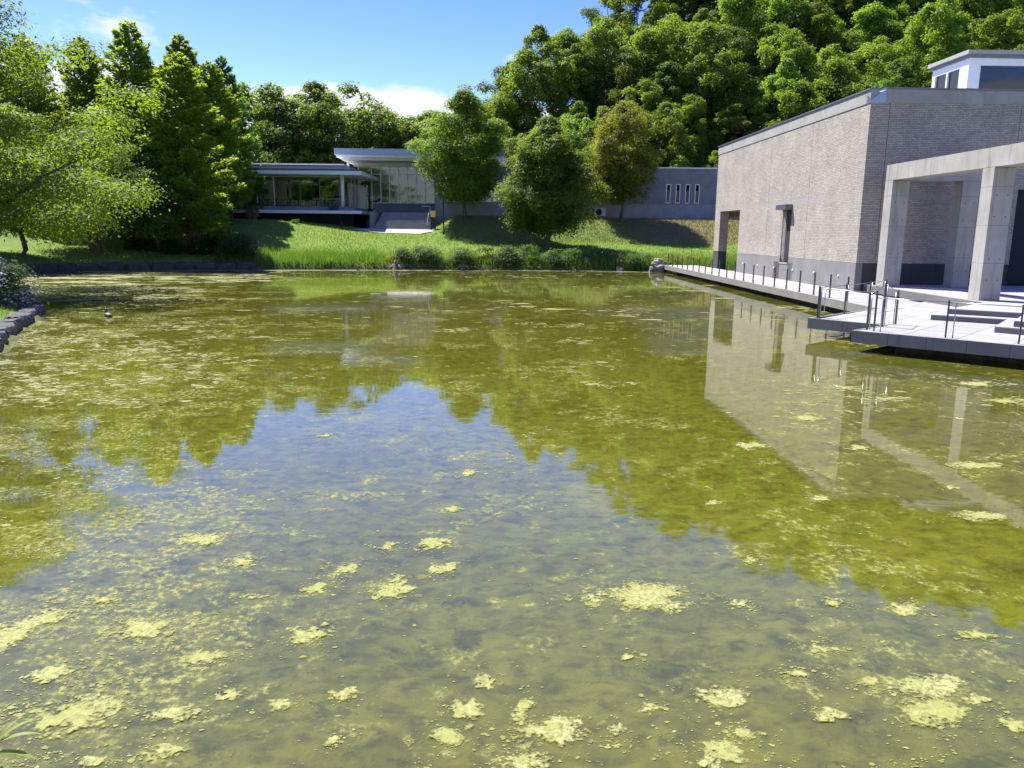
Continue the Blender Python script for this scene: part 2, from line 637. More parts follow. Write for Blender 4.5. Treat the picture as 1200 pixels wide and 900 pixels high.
def water_mat():
    t = NT('pond_water')
    t.n.remove(t.p)
    pos = t.pos()
    w1 = t.noise(1.0, 3, 0.5, t.pos((1.3, 2.6, 1.0)))
    w2 = t.noise(1.0, 2, 0.5, t.pos((6.0, 11.0, 1.0)))
    w3 = t.noise(1.0, 3, 0.5, t.pos((0.12, 0.2, 1.0)))       # calmer and rougher areas
    amp = t.rng(w3, 0.4, 0.65, 0.35, 1.0)
    h = t.math('MULTIPLY', t.math('ADD', w1, t.math('MULTIPLY', w2, 0.22)), amp)
    nb = t.bump(h, 0.052, 0.05)
    fr = t.new('Fresnel')
    fr.inputs[0].default_value = 1.6
    t.l.new(nb, fr.inputs['Normal'])
    gl = t.new('BsdfGlossy')
    gl.inputs['Roughness'].default_value = 0.015
    gl.inputs['Color'].default_value = (0.95, 0.97, 1.0, 1)
    t.l.new(nb, gl.inputs['Normal'])
    tr = t.new('BsdfTransparent')
    t.set(tr.inputs[0], (0.88, 0.86, 0.62))
    df = t.new('BsdfDiffuse')
    m1 = t.noise(0.16, 4, 0.6, pos)
    m2 = t.noise(1.0, 4, 0.6, t.pos((4.6, 6.4, 1.0)), 0.4)      # drifting clouds of suspended algae
    dc = t.mix(t.rng(m1, 0.3, 0.7), (0.128, 0.134, 0.015), (0.176, 0.183, 0.027))
    dc = t.mix(t.rng(m2, 0.34, 0.58, 0.42, 0.0), dc, (0.03, 0.027, 0.005))
    f1 = t.noise(0.45, 5, 0.65, pos)                            # thin broken film
    f2 = t.noise(14.0, 5, 0.75, pos)
    xyz = t.new('SeparateXYZ')
    t.l.new(pos, xyz.inputs[0])
    q = t.math('DIVIDE', t.math('ADD', t.math('ADD', xyz.outputs[0], 0.2), t.math('MULTIPLY', xyz.outputs[1], 0.34)), t.math('ADD', xyz.outputs[1], 2.0))
    wst = t.rng(q, -0.15, 0.2, 0.10, 0.0)                       # the wind has gathered it on the western side
    f3 = t.noise(2.6, 4, 0.65, pos)
    film = t.math('MULTIPLY', t.rng(t.math('ADD', t.math('ADD', f1, wst), t.math('MULTIPLY', t.math('SUBTRACT', f3, 0.5), 0.9)), 0.53, 0.68), t.rng(f2, 0.43, 0.64))
    dc = t.mix(t.math('MULTIPLY', film, 0.9), dc, (0.29, 0.288, 0.105))
    t.set(df.inputs[0], dc)
    body = t.new('MixShader')
    t.l.new(t.math('ADD', 0.5, t.math('MULTIPLY', film, 0.45)), body.inputs[0])
    t.l.new(tr.outputs[0], body.inputs[1])
    t.l.new(df.outputs[0], body.inputs[2])
    mx = t.new('MixShader')
    t.l.new(t.math('MULTIPLY', fr.outputs[0], t.math('SUBTRACT', 1.0, t.math('MULTIPLY', film, 0.85))), mx.inputs[0])
    t.l.new(body.outputs[0], mx.inputs[1])
    t.l.new(gl.outputs[0], mx.inputs[2])
    t.l.new(mx.outputs[0], t.out.inputs[0])
    M['water'] = t.m


water_mat()


def bed_mat():
    t = NT('algae_bed')
    n1 = t.noise(1.0, 5, 0.6, t.pos((4.2, 5.6, 1)), 0.4)
    n2 = t.noise(6.0, 4, 0.65, t.pos())
    n3 = t.noise(0.22, 3, 0.5, t.pos())
    c = t.mix(t.rng(n1, 0.38, 0.60), (0.05, 0.050, 0.008), (0.265, 0.268, 0.040))
    c = t.mix(t.rng(n2, 0.35, 0.75, 0, 0.45), c, (0.22, 0.21, 0.03))
    c = t.mix(t.rng(n3, 0.4, 0.7, 0, 0.4), c, (0.15, 0.15, 0.015))
    M['bed'] = t.done(c, 0.95, 0, t.bump(n2, 0.6, 0.06), 0.1)


bed_mat()


def algae_mat(name, dark, pale, thin):
    t = NT(name)
    ri = t.new('NewGeometry').outputs['Random Per Island']
    n1 = t.noise(26.0, 5, 0.7, t.pos())
    n2 = t.noise(2.2, 4, 0.6, t.pos())
    c = t.mix(t.rng(n1, 0.32, 0.62), dark, pale)
    c = t.mix(t.rng(n2, 0.42, 0.62, 0, 0.65), c, thin)
    c = t.mix(t.math('MULTIPLY', ri, 0.6), c, thin)
    n3 = t.noise(60.0, 3, 0.6, t.pos())
    M[name] = t.done(c, 0.8, 0, t.bump(n3, 0.4, 0.01), 0.25)


def lacy(m):
    """the mat thins out into a broken lace towards its edge"""
    nt = m.node_tree
    n, l = nt.nodes, nt.links
    at = n.new('ShaderNodeAttribute')
    at.attribute_name = 'thick'
    ge = n.new('ShaderNodeNewGeometry')
    no = n.new('ShaderNodeTexNoise')
    no.inputs['Scale'].default_value = 34
    no.inputs['Detail'].default_value = 4
    no.inputs['Roughness'].default_value = 0.7
    l.new(ge.outputs['Position'], no.inputs['Vector'])
    a1 = n.new('ShaderNodeMath')
    a1.operation = 'MULTIPLY_ADD'
    l.new(no.outputs[0], a1.inputs[0])
    a1.inputs[1].default_value = 1.5
    l.new(at.outputs['Fac'], a1.inputs[2])
    mr = n.new('ShaderNodeMapRange')
    mr.interpolation_type = 'SMOOTHSTEP'
    l.new(a1.outputs[0], mr.inputs[0])
    mr.inputs[1].default_value = 0.62
    mr.inputs[2].default_value = 1.12
    tr = n.new('ShaderNodeBsdfTransparent')
    mx = n.new('ShaderNodeMixShader')
    l.new(mr.outputs[0], mx.inputs[0])
    l.new(tr.outputs[0], mx.inputs[1])
    l.new(n['Principled BSDF'].outputs[0], mx.inputs[2])
    l.new(mx.outputs[0], n['Material Output'].inputs[0])


algae_mat('algae', (0.11, 0.114, 0.024), (0.365, 0.362, 0.155), (0.24, 0.248, 0.065))
lacy(M['algae'])
algae_mat('algae_thin', (0.13, 0.13, 0.03), (0.32, 0.318, 0.125), (0.18, 0.18, 0.045))

# ------------------------------------------------------------------ pond outline and terrain
FAR_SHORE = [(-62, 44), (-45, 46.5), (-32.8, 50.0), (-30.8, 55.5), (-25, 58.6), (-19.5, 60.2), (-10, 62.3), (0, 64.2), (6, 64.4), (12.2, 63.6)]
LOT = [(75, 63.0), (75, -12), (6, -12), (3.5, 1.2)]
NEAR = [(0.0, 2.7), (-2.2, 3.0), (-4.2, 3.8), (-7.5, 8.0), (-10.2, 13.5), (-12.3, 18.6), (-14.3, 22.3), (-15.5, 25.2), (-16.8, 28.0), (-19.8, 31.2),
        (-24.5, 35.0), (-34, 37.5), (-62, 38.5)]
POND = FAR_SHORE + LOT + NEAR


def poly_dist(px, py, poly):
    """signed distance: positive outside"""
    P = np.array(poly, float)
    Q = np.roll(P, -1, axis=0)
    d = np.full(px.shape, 1e9)
    ins = np.zeros(px.shape, bool)
    for (ax, ay), (bx, by) in zip(P, Q):
        ex, ey = bx - ax, by - ay
        t = np.clip(((px - ax) * ex + (py - ay) * ey) / (ex * ex + ey * ey), 0, 1)
        d = np.minimum(d, np.hypot(px - ax - t * ex, py - ay - t * ey))
        c = ((ay > py) != (by > py)) & (px < (bx - ax) * (py - ay) / (by - ay + 1e-12) + ax)
        ins ^= c
    return np.where(ins, -d, d)


CAPX = [-60, -20, -11, -5, 2, 11, 16, 63, 164, 400]
CAPZ = [0, 1.0, 3.4, 6.8, 12.4, 20.5, 28.0, 60, 100, 150]


def terrain(x, y):
    x, y = np.asarray(x, float), np.asarray(y, float)
    d = poly_dist(x, y, POND)
    inside = d < 0
    dd = np.maximum(d, 0)
    n = (fbm(x * 0.11, y * 0.11, 3) - 0.5)
    # right-hand profile: lawn, then a bank up to the grey wing
    zr = 0.30 + 1.75 * sstep(0, 11, dd) * 0.75 + 0.05 * np.minimum(dd, 10)
    zr = zr + 2.35 * sstep(9.5, 18.5, dd)
    # left-hand profile: an even slope to the pavilion
    zl = 0.35 + 2.8 * np.minimum(dd / 17.0, 1.0) ** 0.85 + 0.75 * sstep(-14, -25, x) * sstep(6, 18, dd)
    k = sstep(-8.6, -5.6, x)
    zf = zl * (1 - k) + zr * k
    # bank on the near side and the western peninsula
    zn = 0.25 + 0.75 * sstep(0, 4, dd) + 0.4 * sstep(4, 14, dd)
    kn = sstep(47, 41, y)
    z = zf * (1 - kn) + zn * kn + n * 0.35 * sstep(1, 6, dd)
    # hill
    cap = np.interp(x, CAPX, CAPZ)
    hill = np.minimum(0.78 * np.maximum(y - 101, 0), cap)
    over = np.maximum(y - 101 - cap / 0.78, 0)
    hill = np.maximum(hill - over * 0.15, 0) * sstep(96, 108, y)
    z = z + hill
    # inside: shelving bed, or the made ground under the terrace and building
    zin = -1.3 * sstep(0, 2.2, -d)
    lot = sstep(14.2, 15.2, x) * (y < 62)
    zin = np.where(lot > 0.5, 0.25, zin)
    return np.where(inside, zin, z)


def zt(x, y):
    return float(terrain(np.array([x]), np.array([y]))[0])


def axis_pts(parts):
    out = []
    for a, b, s in parts:
        out += list(np.arange(a, b, s))
    out.append(parts[-1][1])
    return np.array(out)


gx = axis_pts([(-900, -200, 100), (-200, -70, 10), (-70, -36, 2), (-36, 24, 0.7), (24, 60, 2.5), (60, 220, 8), (220, 900, 60)])
gy = axis_pts([(-400, -40, 60), (-40, -8, 4), (-8, 40, 0.8), (40, 96, 0.7), (96, 180, 3), (180, 330, 10), (330, 1400, 80)])
GX, GY = np.meshgrid(gx, gy)
GZ = terrain(GX, GY)
nx_, ny_ = len(gx), len(gy)
ii = np.arange(nx_ * ny_).reshape(ny_, nx_)
TF = np.stack([ii[:-1, :-1], ii[:-1, 1:], ii[1:, 1:], ii[1:, :-1]], -1).reshape(-1, 4)
tme = np_mesh('terrain', np.stack([GX, GY, GZ], -1).reshape(-1, 3), TF, True)
cov = np.zeros((nx_ * ny_, 4), np.float32)
D_ = poly_dist(GX, GY, POND)
dry = sstep(9.5, 11.5, D_) * sstep(20, 17, D_) * sstep(-5, 0, GX) * (GY > 55) * (0.35 + 0.65 * sstep(10, 16, GX))
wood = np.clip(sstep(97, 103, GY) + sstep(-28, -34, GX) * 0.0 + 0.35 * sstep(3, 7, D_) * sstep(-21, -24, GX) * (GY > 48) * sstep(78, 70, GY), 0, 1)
mud = sstep(0.7, -0.2, D_)
cov[:, 0], cov[:, 1], cov[:, 2], cov[:, 3] = dry.ravel(), wood.ravel(), mud.ravel(), 1
ca = tme.attributes.new('cover', 'FLOAT_COLOR', 'POINT')
ca.data.foreach_set('color', cov.ravel())
tag(link_mesh('ground', tme, M['ground']), kind='structure')

# water sheet and bed
water = MB().add([(-75, 1.5, 0), (15.0, 1.5, 0), (15.0, 66, 0), (-75, 66, 0)], [(0, 1, 2, 3)]).build('pond_water', M['water'])
tag(water, 'still green pond water reflecting trees and sky', 'water', kind='structure')


def bed_grid():
    bx = axis_pts([(-75, -24, 1.0), (-24, -8, 0.3), (-8, 12, 0.1), (12, 16, 0.4)])
    by = axis_pts([(1.5, 12, 0.09), (12, 24, 0.16), (24, 66, 0.6)])
    X, Y = np.meshgrid(bx, by)
    Z = -0.50 + 0.26 * (fbm(X * 1.3, Y * 1.3, 11, 4) - 0.5) + 0.20 * (fbm(X * 4.0, Y * 4.0, 21, 3) - 0.5)
    a, b = len(bx), len(by)
    i = np.arange(a * b).reshape(b, a)
    F = np.stack([i[:-1, :-1], i[:-1, 1:], i[1:, 1:], i[1:, :-1]], -1).reshape(-1, 4)
    return np_mesh('pond_bed', np.stack([X, Y, Z], -1).reshape(-1, 3), F, True)


tag(link_mesh('pond_bed', bed_grid(), M['bed']), kind='structure')

# ------------------------------------------------------------------ gallery building (right)
GB = (15.3, 35.45, 0.0)
GRZ = 0.023
LEN = 23.4
gal = empty('brick_gallery', GB, GRZ, 'tall windowless brick gallery with concrete plinth beside the terrace', 'building')
ZP, ZB, ZT = 1.8, 8.62, 9.16          # plinth top, brick top, parapet top
# inner core (dark backing seen only in joints), kept clear of the loggia in the far corner
MB().box(0.12, 30, 0.12, 17.4, 0.3, ZB - 0.05).box(4.3, 30, 17.4, LEN - 0.1, 0.3, ZB - 0.05).box(0.12, 4.3, 17.4, LEN - 0.1, 4.9, ZB - 0.05).build('core_wall', M['dark_void'], gal)
J = 0.012


def bpanel(x0, x1, y0, y1, z0, z1):
    return MB().box(x0, x1, y0, y1, z0, z1).build('brick_panel', M['brick'], gal)


S0, S1 = 8.25, 9.55                   # slot window along the long wall
bpanel(0, .3, 0, 6.1 - J, ZP, ZB)
bpanel(0, .3, 6.1 + J, S0, ZP, ZB)
bpanel(0, .3, S1, 12.1 - J, ZP, ZB)
bpanel(0, .3, S0, S1, 4.62, ZB)
bpanel(0, .3, 12.1 + J, 17.5, ZP, ZB)
bpanel(0, .3, 17.5, LEN, 4.6, ZB)
pier = MB().box(0, .62, 22.1, LEN, ZP, 4.6).build('pier', M['brick'], gal)
MB().box(.004, .616, 22.104, LEN - .004, .3, ZP).build('pier_plinth', M['plinth_dark'], pier)
# end wall beyond the loggia, its lintel and inner returns
bpanel(.62, 4.3, LEN - .5, LEN, 4.2, 4.6)
bpanel(.3, 30, LEN - .3, LEN, 4.6, ZB)
bpanel(4.3, 30, LEN - .3, LEN, .3, 4.6)
bpanel(.3, 4.3, 17.42, 17.7, .3, 4.6)
bpanel(4.0, 4.3, 17.7, LEN - .3, .3, 4.6)
MB().box(.3, 4.3, 17.42, LEN - .3, 4.605, 4.8).build('loggia_soffit', M['concrete_plinth'], gal)
# front wall (faces the terrace)
bpanel(.3, .85 - J, 0, .3, ZP, ZB)
bpanel(.85 + J, 6.6 - J, 0, .3, ZP, ZB)
bpanel(6.6 + J, 6.9, 0, .3, ZP, ZB)
bpanel(6.9, 11.2, 0, .3, 5.07, ZB)
bpanel(11.2, 12.4 - J, 0, .3, ZP, ZB)
bpanel(12.4 + J, 30, 0, .3, ZP, ZB)
# plinth: board-marked concrete panels 0.9 m wide, 12 mm proud
s = 0.0
while s < 17.4:
    e = min(s + 0.95, 17.5)
    zt_ = ZP - .004
    if s < S1 and e > S0:
        MB().box(-.012, .3, s + .004, max(min(e - .004, S0), s + .005), .3, zt_).box(-.012, .3, s + .004, e - .004, .3, 1.5).box(
            -.012, .3, min(max(s + .004, S1), e - .005), e - .004, .3, zt_).build('plinth_panel', M['concrete_plinth'], gal)
    else:
        MB().box(-.012, .3, s + .004, e - .004, .3, zt_).build('plinth_panel', M['concrete_plinth'], gal)
    s += 0.95
v = 0.3
while v < 15:
    e = v + 1.1
    if not (v > 6.3 and v < 11.2):
        MB().box(v + .004, min(e, 6.88) - .004 if v < 6.9 else e - .004, -.012, .3, .3, ZP - .004).build('plinth_panel', M['plinth_dark'], gal)
    v = e
# slot window: splayed reveal, sill, projecting steel lintel
sw = empty('slot_window', (0, 0, 0))
sw.parent = gal
MB().add([(.02, S1, 1.5), (.55, S0 + .05, 1.5), (.55, S0 + .05, 4.62), (.02, S1, 4.62), (.6, S1 + .1, 1.5), (.6, S1 + .1, 4.62)],
         [(0, 3, 2, 1), (0, 1, 4), (2, 3, 5), (1, 2, 5, 4), (0, 4, 5, 3)]).build('splayed_reveal', M['brick'], sw)
MB().box(-.04, .4, S0, S1, 1.42, 1.5).build('sill', M['concrete_pale'], sw)
MB().box(-.40, .30, S0 - .06, S1 + .12, 4.36, 4.64).build('lintel', M['lintel_steel'], sw, bevel=.01)
# parapet, cap and corner flashing
MB().box(-.03, .32, .02, LEN + .03, ZB, ZT).build('parapet', M['concrete_parapet'], gal)
MB().box(.62, 30, -.03, .32, ZB, ZT + .02).build('parapet', M['concrete_parapet'], gal)
MB().add([(-.03, .0, ZB), (.62, -.03, ZB), (.62, -.03, ZT + .02), (-.03, 0, ZT - .42), (.62, .4, ZT + .03), (-.03, .4, ZT - .03), (-.03, .4, ZB), (.62, .4, ZB)],
         [(0, 1, 2, 3), (3, 2, 4, 5), (1, 7, 4, 2), (0, 3, 5, 6)]).build('corner_flashing', M['blue_grey_metal'], gal)
MB().box(-.08, .42, .03, LEN + .08, ZT, ZT + .07).build('parapet_cap', M['lintel_steel'], gal)
MB().box(.60, 30, -.08, .42, ZT + .02, ZT + .09).build('parapet_cap', M['lintel_steel'], gal)
MB().box(.3, 30, .3, LEN - .1, ZB - .05, ZB + .1).build('flat_roof', M['roof_membrane'], gal)
# entrance glazing
ent = empty('entrance', (0, 0, 0))
ent.parent = gal
MB().box(6.92, 11.18, .22, .26, .87, 5.05).build('pane', M['dark_glass'], ent)
for q in (6.95, 8.0, 9.05, 10.1, 11.12):
    MB().box(q - .035, q + .035, .14, .215, .87, 5.05).build('mullion', M['black_metal'], ent)
for z in (3.1, 4.2):
    MB().box(6.92, 11.18, .15, .21, z - .03, z + .03).build('transom', M['black_metal'], ent)
# wall lights on the plinth
for k in range(6):
    w = MB().lathe([(0, -.06), (.035, -.056), (.058, -.035), (.062, 0), (.0, 0.0)], 12)
    w.v = [(z * 1.0, x, y) for x, y, z in w.v]
    wl_ = w.build('wall_light', M['lamp_white'], None)
    wl_.matrix_world = Matrix.Translation(GB) @ Matrix.Rotation(GRZ, 4, 'Z') @ Matrix.Translation((-.012, 1.66 + 2.89 * k, 1.145))
    tag(wl_, 'small round white light on the gallery plinth', 'wall light', 'round lights along the plinth')
# rooftop lantern
lan = empty('roof_lantern', (23.0, 42.2, 8.7), GRZ, 'white framed roof lantern with dark windows on the gallery roof', 'roof lantern')
MB().box(0, 12, 0, 3.4, 0, .4).build('upstand', M['white_metal'], lan)
MB().box(0.0, 12, 0, 3.4, 2.85, 3.2).build('head_band', M['white_metal'], lan)
MB().box(-.1, 12.3, -.1, 3.5, 3.203, 3.36).build('shadow_gap', M['lintel_steel'], lan)
MB().box(-.22, 12.5, -.22, 3.6, 3.363, 3.55).build('lantern_roof', M['concrete_parapet'], lan)
for q in [(.0, .62)] + [(3.3 + 3.0 * k, 3.5 + 3.0 * k) for k in range(3)]:
    MB().box(q[0], q[1], 0, .3, .4, 2.85).build('post', M['white_metal'], lan)
MB().box(0, .3, .3, .8, .4, 2.85).build('post', M['white_metal'], lan)
MB().box(0, .3, 1.9, 2.02, .4, 2.85).build('post', M['white_metal'], lan)
MB().box(0, .3, 3.1, 3.4, .4, 2.85).build('post', M['white_metal'], lan)
for a, b in ((.62, 3.3), (3.5, 6.3), (6.5, 9.3)):
    MB().box(a, b, .10, .14, .4, 2.85).build('pane', M['dark_glass'], lan)
MB().box(.1, .14, .8, 3.1, .4, 2.85).build('pane', M['dark_glass'], lan)

# ------------------------------------------------------------------ terrace and walkway
ZD = 0.55
ter = empty('terrace', (0, 0, 0), 0, 'pale granite terrace and walkway over the pond beside the brick gallery', 'terrace')
P1, PN, P4 = (8.9, 23.55), (10.42, 21.85), (8.92, 20.5)
F_END = (17.5, 12.6)
WK0, WK1 = (12.52, 27.0), (11.9, 63.2)
TOPZ = ZD - .05
regA = [WK0, (15.35, 29.7), (14.75, 63.2), WK1]                        # walkway beside the gallery
regB = [P1, PN, (16.4, 27.5), (16.3, 31.0), WK0]                        # upper landing
regC = [P4, F_END, (26, 20.5), (26, 36.0), (16.3, 36.0), (16.4, 27.5)]  # main terrace
BASE = [WK1, WK0, P1, PN, P4, F_END, (28, 12.6), (28, 36), (15.2, 36.0), (14.75, 63.2)]
MB().prism(BASE, ZD - .27, TOPZ).build('base_slab', M['concrete_fascia'], ter)


def clip(poly, region):
    n = len(region)
    a = sum(region[i][0] * region[(i + 1) % n][1] - region[(i + 1) % n][0] * region[i][1] for i in range(n))
    if a < 0: region = region[::-1]
    out = list(poly)
    for i in range(n):
        (ax, ay), (bx, by) = region[i], region[(i + 1) % n]
        inp, out = out, []
        if not inp: break
        f = lambda p: (bx - ax) * (p[1] - ay) - (by - ay) * (p[0] - ax)
        for j in range(len(inp)):
            p, q = inp[j], inp[(j + 1) % len(inp)]
            fp, fq = f(p), f(q)
            if fp >= 0: out.append(p)
            if (fp >= 0) != (fq >= 0):
                t = fp / (fp - fq)
                out.append((p[0] + (q[0] - p[0]) * t, p[1] + (q[1] - p[1]) * t))
    return out


def area(poly):
    return abs(sum(poly[i][0] * poly[(i + 1) % len(poly)][1] - poly[(i + 1) % len(poly)][0] * poly[i][1] for i in range(len(poly)))) / 2


PAV = {}


def pave(region, ang, tw, th, org):
    ca_, sa_ = math.cos(ang), math.sin(ang)
    key = (tw, th)
    if key not in PAV:
        PAV[key] = MB().box(-tw / 2 + .008, tw / 2 - .008, -th / 2 + .008, th / 2 - .008, TOPZ, ZD).mesh('paver')
        PAV[key].materials.append(M['granite'])
    xs = [((p[0] - org[0]) * ca_ + (p[1] - org[1]) * sa_, -(p[0] - org[0]) * sa_ + (p[1] - org[1]) * ca_) for p in region]
    i0, i1 = int(min(q[0] for q in xs) // tw) - 1, int(max(q[0] for q in xs) // tw) + 2
    j0, j1 = int(min(q[1] for q in xs) // th) - 1, int(max(q[1] for q in xs) // th) + 2
    for i in range(i0, i1):
        for j in range(j0, j1):
            cx, cy_ = (i + .5 + (.5 if j % 2 else 0) * 0) * tw, (j + .5) * th
            W_ = lambda a, b: (org[0] + a * ca_ - b * sa_, org[1] + a * sa_ + b * ca_)
            sq = [W_(cx + a * (tw / 2 - .008), cy_ + b * (th / 2 - .008)) for a, b in ((-1, -1), (1, -1), (1, 1), (-1, 1))]
            c = clip(sq, region)
            if len(c) < 3 or area(c) < .02: continue
            if area(c) > area(sq) * .999:
                w0 = W_(cx, cy_)
                o = link_mesh('paver', PAV[key], None, ter, (w0[0], w0[1], 0), ang)
            else:
                MB().prism(c, TOPZ, ZD).build('paver', M['granite'], ter)


def shrink(region, d):
    cx = sum(p[0] for p in region) / len(region)
    cy_ = sum(p[1] for p in region) / len(region)
    return [(p[0] + (cx - p[0]) * d, p[1] + (cy_ - p[1]) * d) for p in region]


pave(regA, GRZ, 0.97, 1.25, WK0)
A45 = math.atan2(F_END[1] - P4[1], F_END[0] - P4[0])
pave(shrink(regB, .004), A45, 1.2, 0.8, P4)
regC_vis = [P4, F_END, (16.2, 18.5), (16.4, 27.5)]
pave(shrink(regC_vis, .004), A45, 1.2, 0.8, P4)


def fascia(p, q, w=.9):
    """a run of stone edge panels hung on the slab edge"""
    p, q = Vector((*p, 0)), Vector((*q, 0))
    L = (q - p).length
    n = max(1, round(L / w))
    d = (q - p) / L
    ang = math.atan2(d.y, d.x)
    me = MB().box(.004, L / n - .004, -.03, .06, ZD - .30, ZD + .012).mesh('fascia_panel')
    me.materials.append(M['concrete_fascia'])
    for k in range(n):
        o = link_mesh('fascia_panel', me, None, ter, tuple(p + d * (L / n * k)), ang)


fascia(WK1, WK0)
fascia(WK0, P1)
fascia(P1, PN)
fascia(PN, P4)
fascia(P4, F_END)
# recessed supports under the slab
for a, b in (((13.2, 29.0), (13.2, 63)), ((11.0, 24.8), (13.2, 27.3)), ((10.1, 23.3), (11.6, 22.4)), ((10.3, 20.8), (17.6, 14.0))):
    MB().bar((*a, -.35), (*b, -.35), .35, 1.24).build('support_wall', M['edge_stone'], ter)

# platform in front of the entrance, with two low steps
plat = empty('entrance_platform', (15.7, 30, ZD), 0, 'raised pale stone platform with two long low steps under the concrete frame', 'platform')
ox, oy = 15.7, 30


def pl(poly, z0, z1, name, mat=M['granite']):
    o = MB().prism([(a - ox, b - oy) for a, b in poly], z0 - ZD, z1 - ZD).build(name, mat, plat)
    return o


UP = [(15.7, 35.4), (15.72, 26.2), (13.15, 23.7), (14.72, 22.55), (13.05, 20.4), (15.4, 18.2), (27.5, 18.2), (27.5, 35.4)]
LO = [(15.3, 26.4), (12.5, 23.45), (14.05, 22.3), (12.6, 20.45), (15.1, 17.7), (27.8, 17.7), (27.8, 26.4)]
pl(UP, ZD + .002, .845, 'upper_body', M['riser_shade_tone'])
pl([(a, b) for a, b in UP], .846, .87, 'upper_paving')
pl(LO, ZD + .004, .685, 'lower_body', M['riser_shade_tone'])
pl(LO, .686, .71, 'step_tread')

# concrete frame (pergola)
fr = empty('concrete_frame', (15.85, 26.8, .87), GRZ, 'weathered pale concrete post and beam frame standing on the platform', 'portal frame')
CW, CD = .72, .66


def col_at(x, y):
    c = MB().box(x, x + CW, y, y + CD, 0, 4.4).build('column', M['concrete_pale'], fr, bevel=.012)
    if True:
        for z in (.7, 1.4, 2.8, 3.5):
            for u in (.17, .55):
                h = MB().lathe([(.0, .0), (.022, 0.0), (.022, .004), (0, .004)], 8)
                h.v = [(x + u + a, y - .001 - zz, z + b) for a, b, zz in h.v]
                h.build('tie_hole', M['edge_stone'], c)


for cx, cy_ in ((0, 0), (0, 6.75), (0, -6.75), (2.95, 6.75), (2.95, 0.0)):
    col_at(cx, cy_)
MB().box(0, CW, -8.2, 6.75 + CD, 4.404, 5.05).build('beam', M['concrete_pale'], fr, bevel=.012)
MB().box(CW + .004, 4.2, 6.75, 6.75 + CD, 4.404, 5.04).build('cross_beam', M['concrete_pale'], fr, bevel=.012)
MB().box(CW + .004, 4.2, 0, CD, 4.404, 5.04).build('cross_beam', M['concrete_pale'], fr, bevel=.012)

# walkway bollard posts
bp = MB().box(-.03, .03, -.018, .018, 0, .93).box(-.06, .06, -.05, .05, 0, .012).mesh('edge_post')
bp.materials.append(M['dark_steel'])
for k in range(21):
    Y = 29.9 + 1.6 * k
    if Y > 62.6: break
    o = link_mesh('edge_post', bp, None, None, (12.68 - .019 * (Y - 29.9), Y, ZD), GRZ)
    tag(o, 'slim dark steel post along the outer edge of the walkway', 'post', 'steel posts along the walkway')

# railings of the terrace: runs of paired posts with thin rails
def railing(pts, hts, name_label, rail=True, pw=.024):
    r = empty('railing', (pts[0][0], pts[0][1], ZD), 0, name_label, 'railing')
    o0 = Vector((pts[0][0], pts[0][1], 0))
    P = [Vector((p[0], p[1], 0)) - o0 for p in pts]
    for i, (p, h) in enumerate(zip(P, hts)):
        MB().box(p.x - pw, p.x + pw, p.y - .014, p.y + .014, .0, h).build('post', M['dark_steel'], r)
        d = (P[i + 1] - p) if i + 1 < len(P) else (p - P[i - 1])
        q = p + d.normalized() * (.16 if i + 1 < len(P) else -.16)
        MB().tube([(q.x, q.y, 0), (q.x, q.y, h - .06)], .014, 8).build('thin_post', M['steel'], r)
    if rail:
        for i in range(len(P) - 1):
            MB().tube([(P[i].x, P[i].y, hts[i] - .05), (P[i + 1].x, P[i + 1].y, hts[i + 1] - .05)], .012, 6).build('rail', M['steel'], r)
    return r


railing([(9.25, 23.8), (10.6, 25.1), (11.95, 26.4), (13.0, 27.5)], [.95, .95, .97, .97], 'steel railing along the landing edge beside the walkway end')
railing([(9.25, 23.72), (10.35, 22.4)], [.92, .92], 'short steel railing on the landing above the notch in the terrace edge')
railing([(9.4, 20.75), (10.15, 21.5), (10.85, 22.2)], [.97, 1.2, .95], 'short steel railing with one taller post at the terrace corner')
railing([(9.45, 20.45), (10.7, 19.3), (11.85, 18.25), (13.0, 17.2), (14.1, 16.2)], [.92, .92, .92, .92, .92], 'long thin steel railing along the front edge of the terrace', pw=.016)

# ------------------------------------------------------------------ pavilion on the lawn
cafe = empty('glass_pavilion', (-25, 86, 3.0), 0, 'low glass pavilion with thin flat roof and projecting white floor slab', 'building')
CX, CY, CZ = -25, 86, 3.0


def cb(name, x0, x1, y0, y1, z0, z1, mat, parent=None, bevel=0.0, base=None, b0=None):
    parent = parent or cafe
    q = b0 or (CX, CY, CZ)
    return MB().box(x0 - q[0], x1 - q[0], y0 - q[1], y1 - q[1], z0 - q[2], z1 - q[2]).build(name, M[mat], parent, bevel=bevel)


cb('base', -35, -16.3, 81.6, 94, 2.4, 4.62, 'dark_void')
cb('floor_slab', -36, -15.1, 79.6, 90, 4.622, 4.92, 'white_metal')
cb('floor_step', -35.5, -16.0, 80.6, 94, 4.922, 5.30, 'grey_render')
cb('roof_fascia', -37, -15.0, 79.5, 89.2, 8.37, 8.73, 'white_metal')
cb('shadow_gap', -36.8, -15.3, 79.8, 89.0, 8.732, 8.90, 'black_metal')
cb('roof_tier', -36.9, -16.2, 80.2, 90.9, 8.902, 9.20, 'roof_membrane')
cb('shadow_gap', -36.5, -16.9, 81.2, 90.9, 9.202, 9.37, 'black_metal')
cb('roof_tier', -36.7, -17.0, 81.0, 90.9, 9.372, 9.50, 'white_metal')
cb('ceiling', -36, -17.0, 82.4, 90.6, 8.25, 8.368, 'soffit')
cb('floor', -35.4, -17, 82.4, 94, 5.302, 5.32, 'interior_floor')
for x in (-17.2, -27.6):
    MB().tube([(x - CX, 80.9 - CY, 5.30 - CZ), (x - CX, 80.9 - CY, 8.37 - CZ)], .19, 14).build('column', M['white_metal'], cafe)
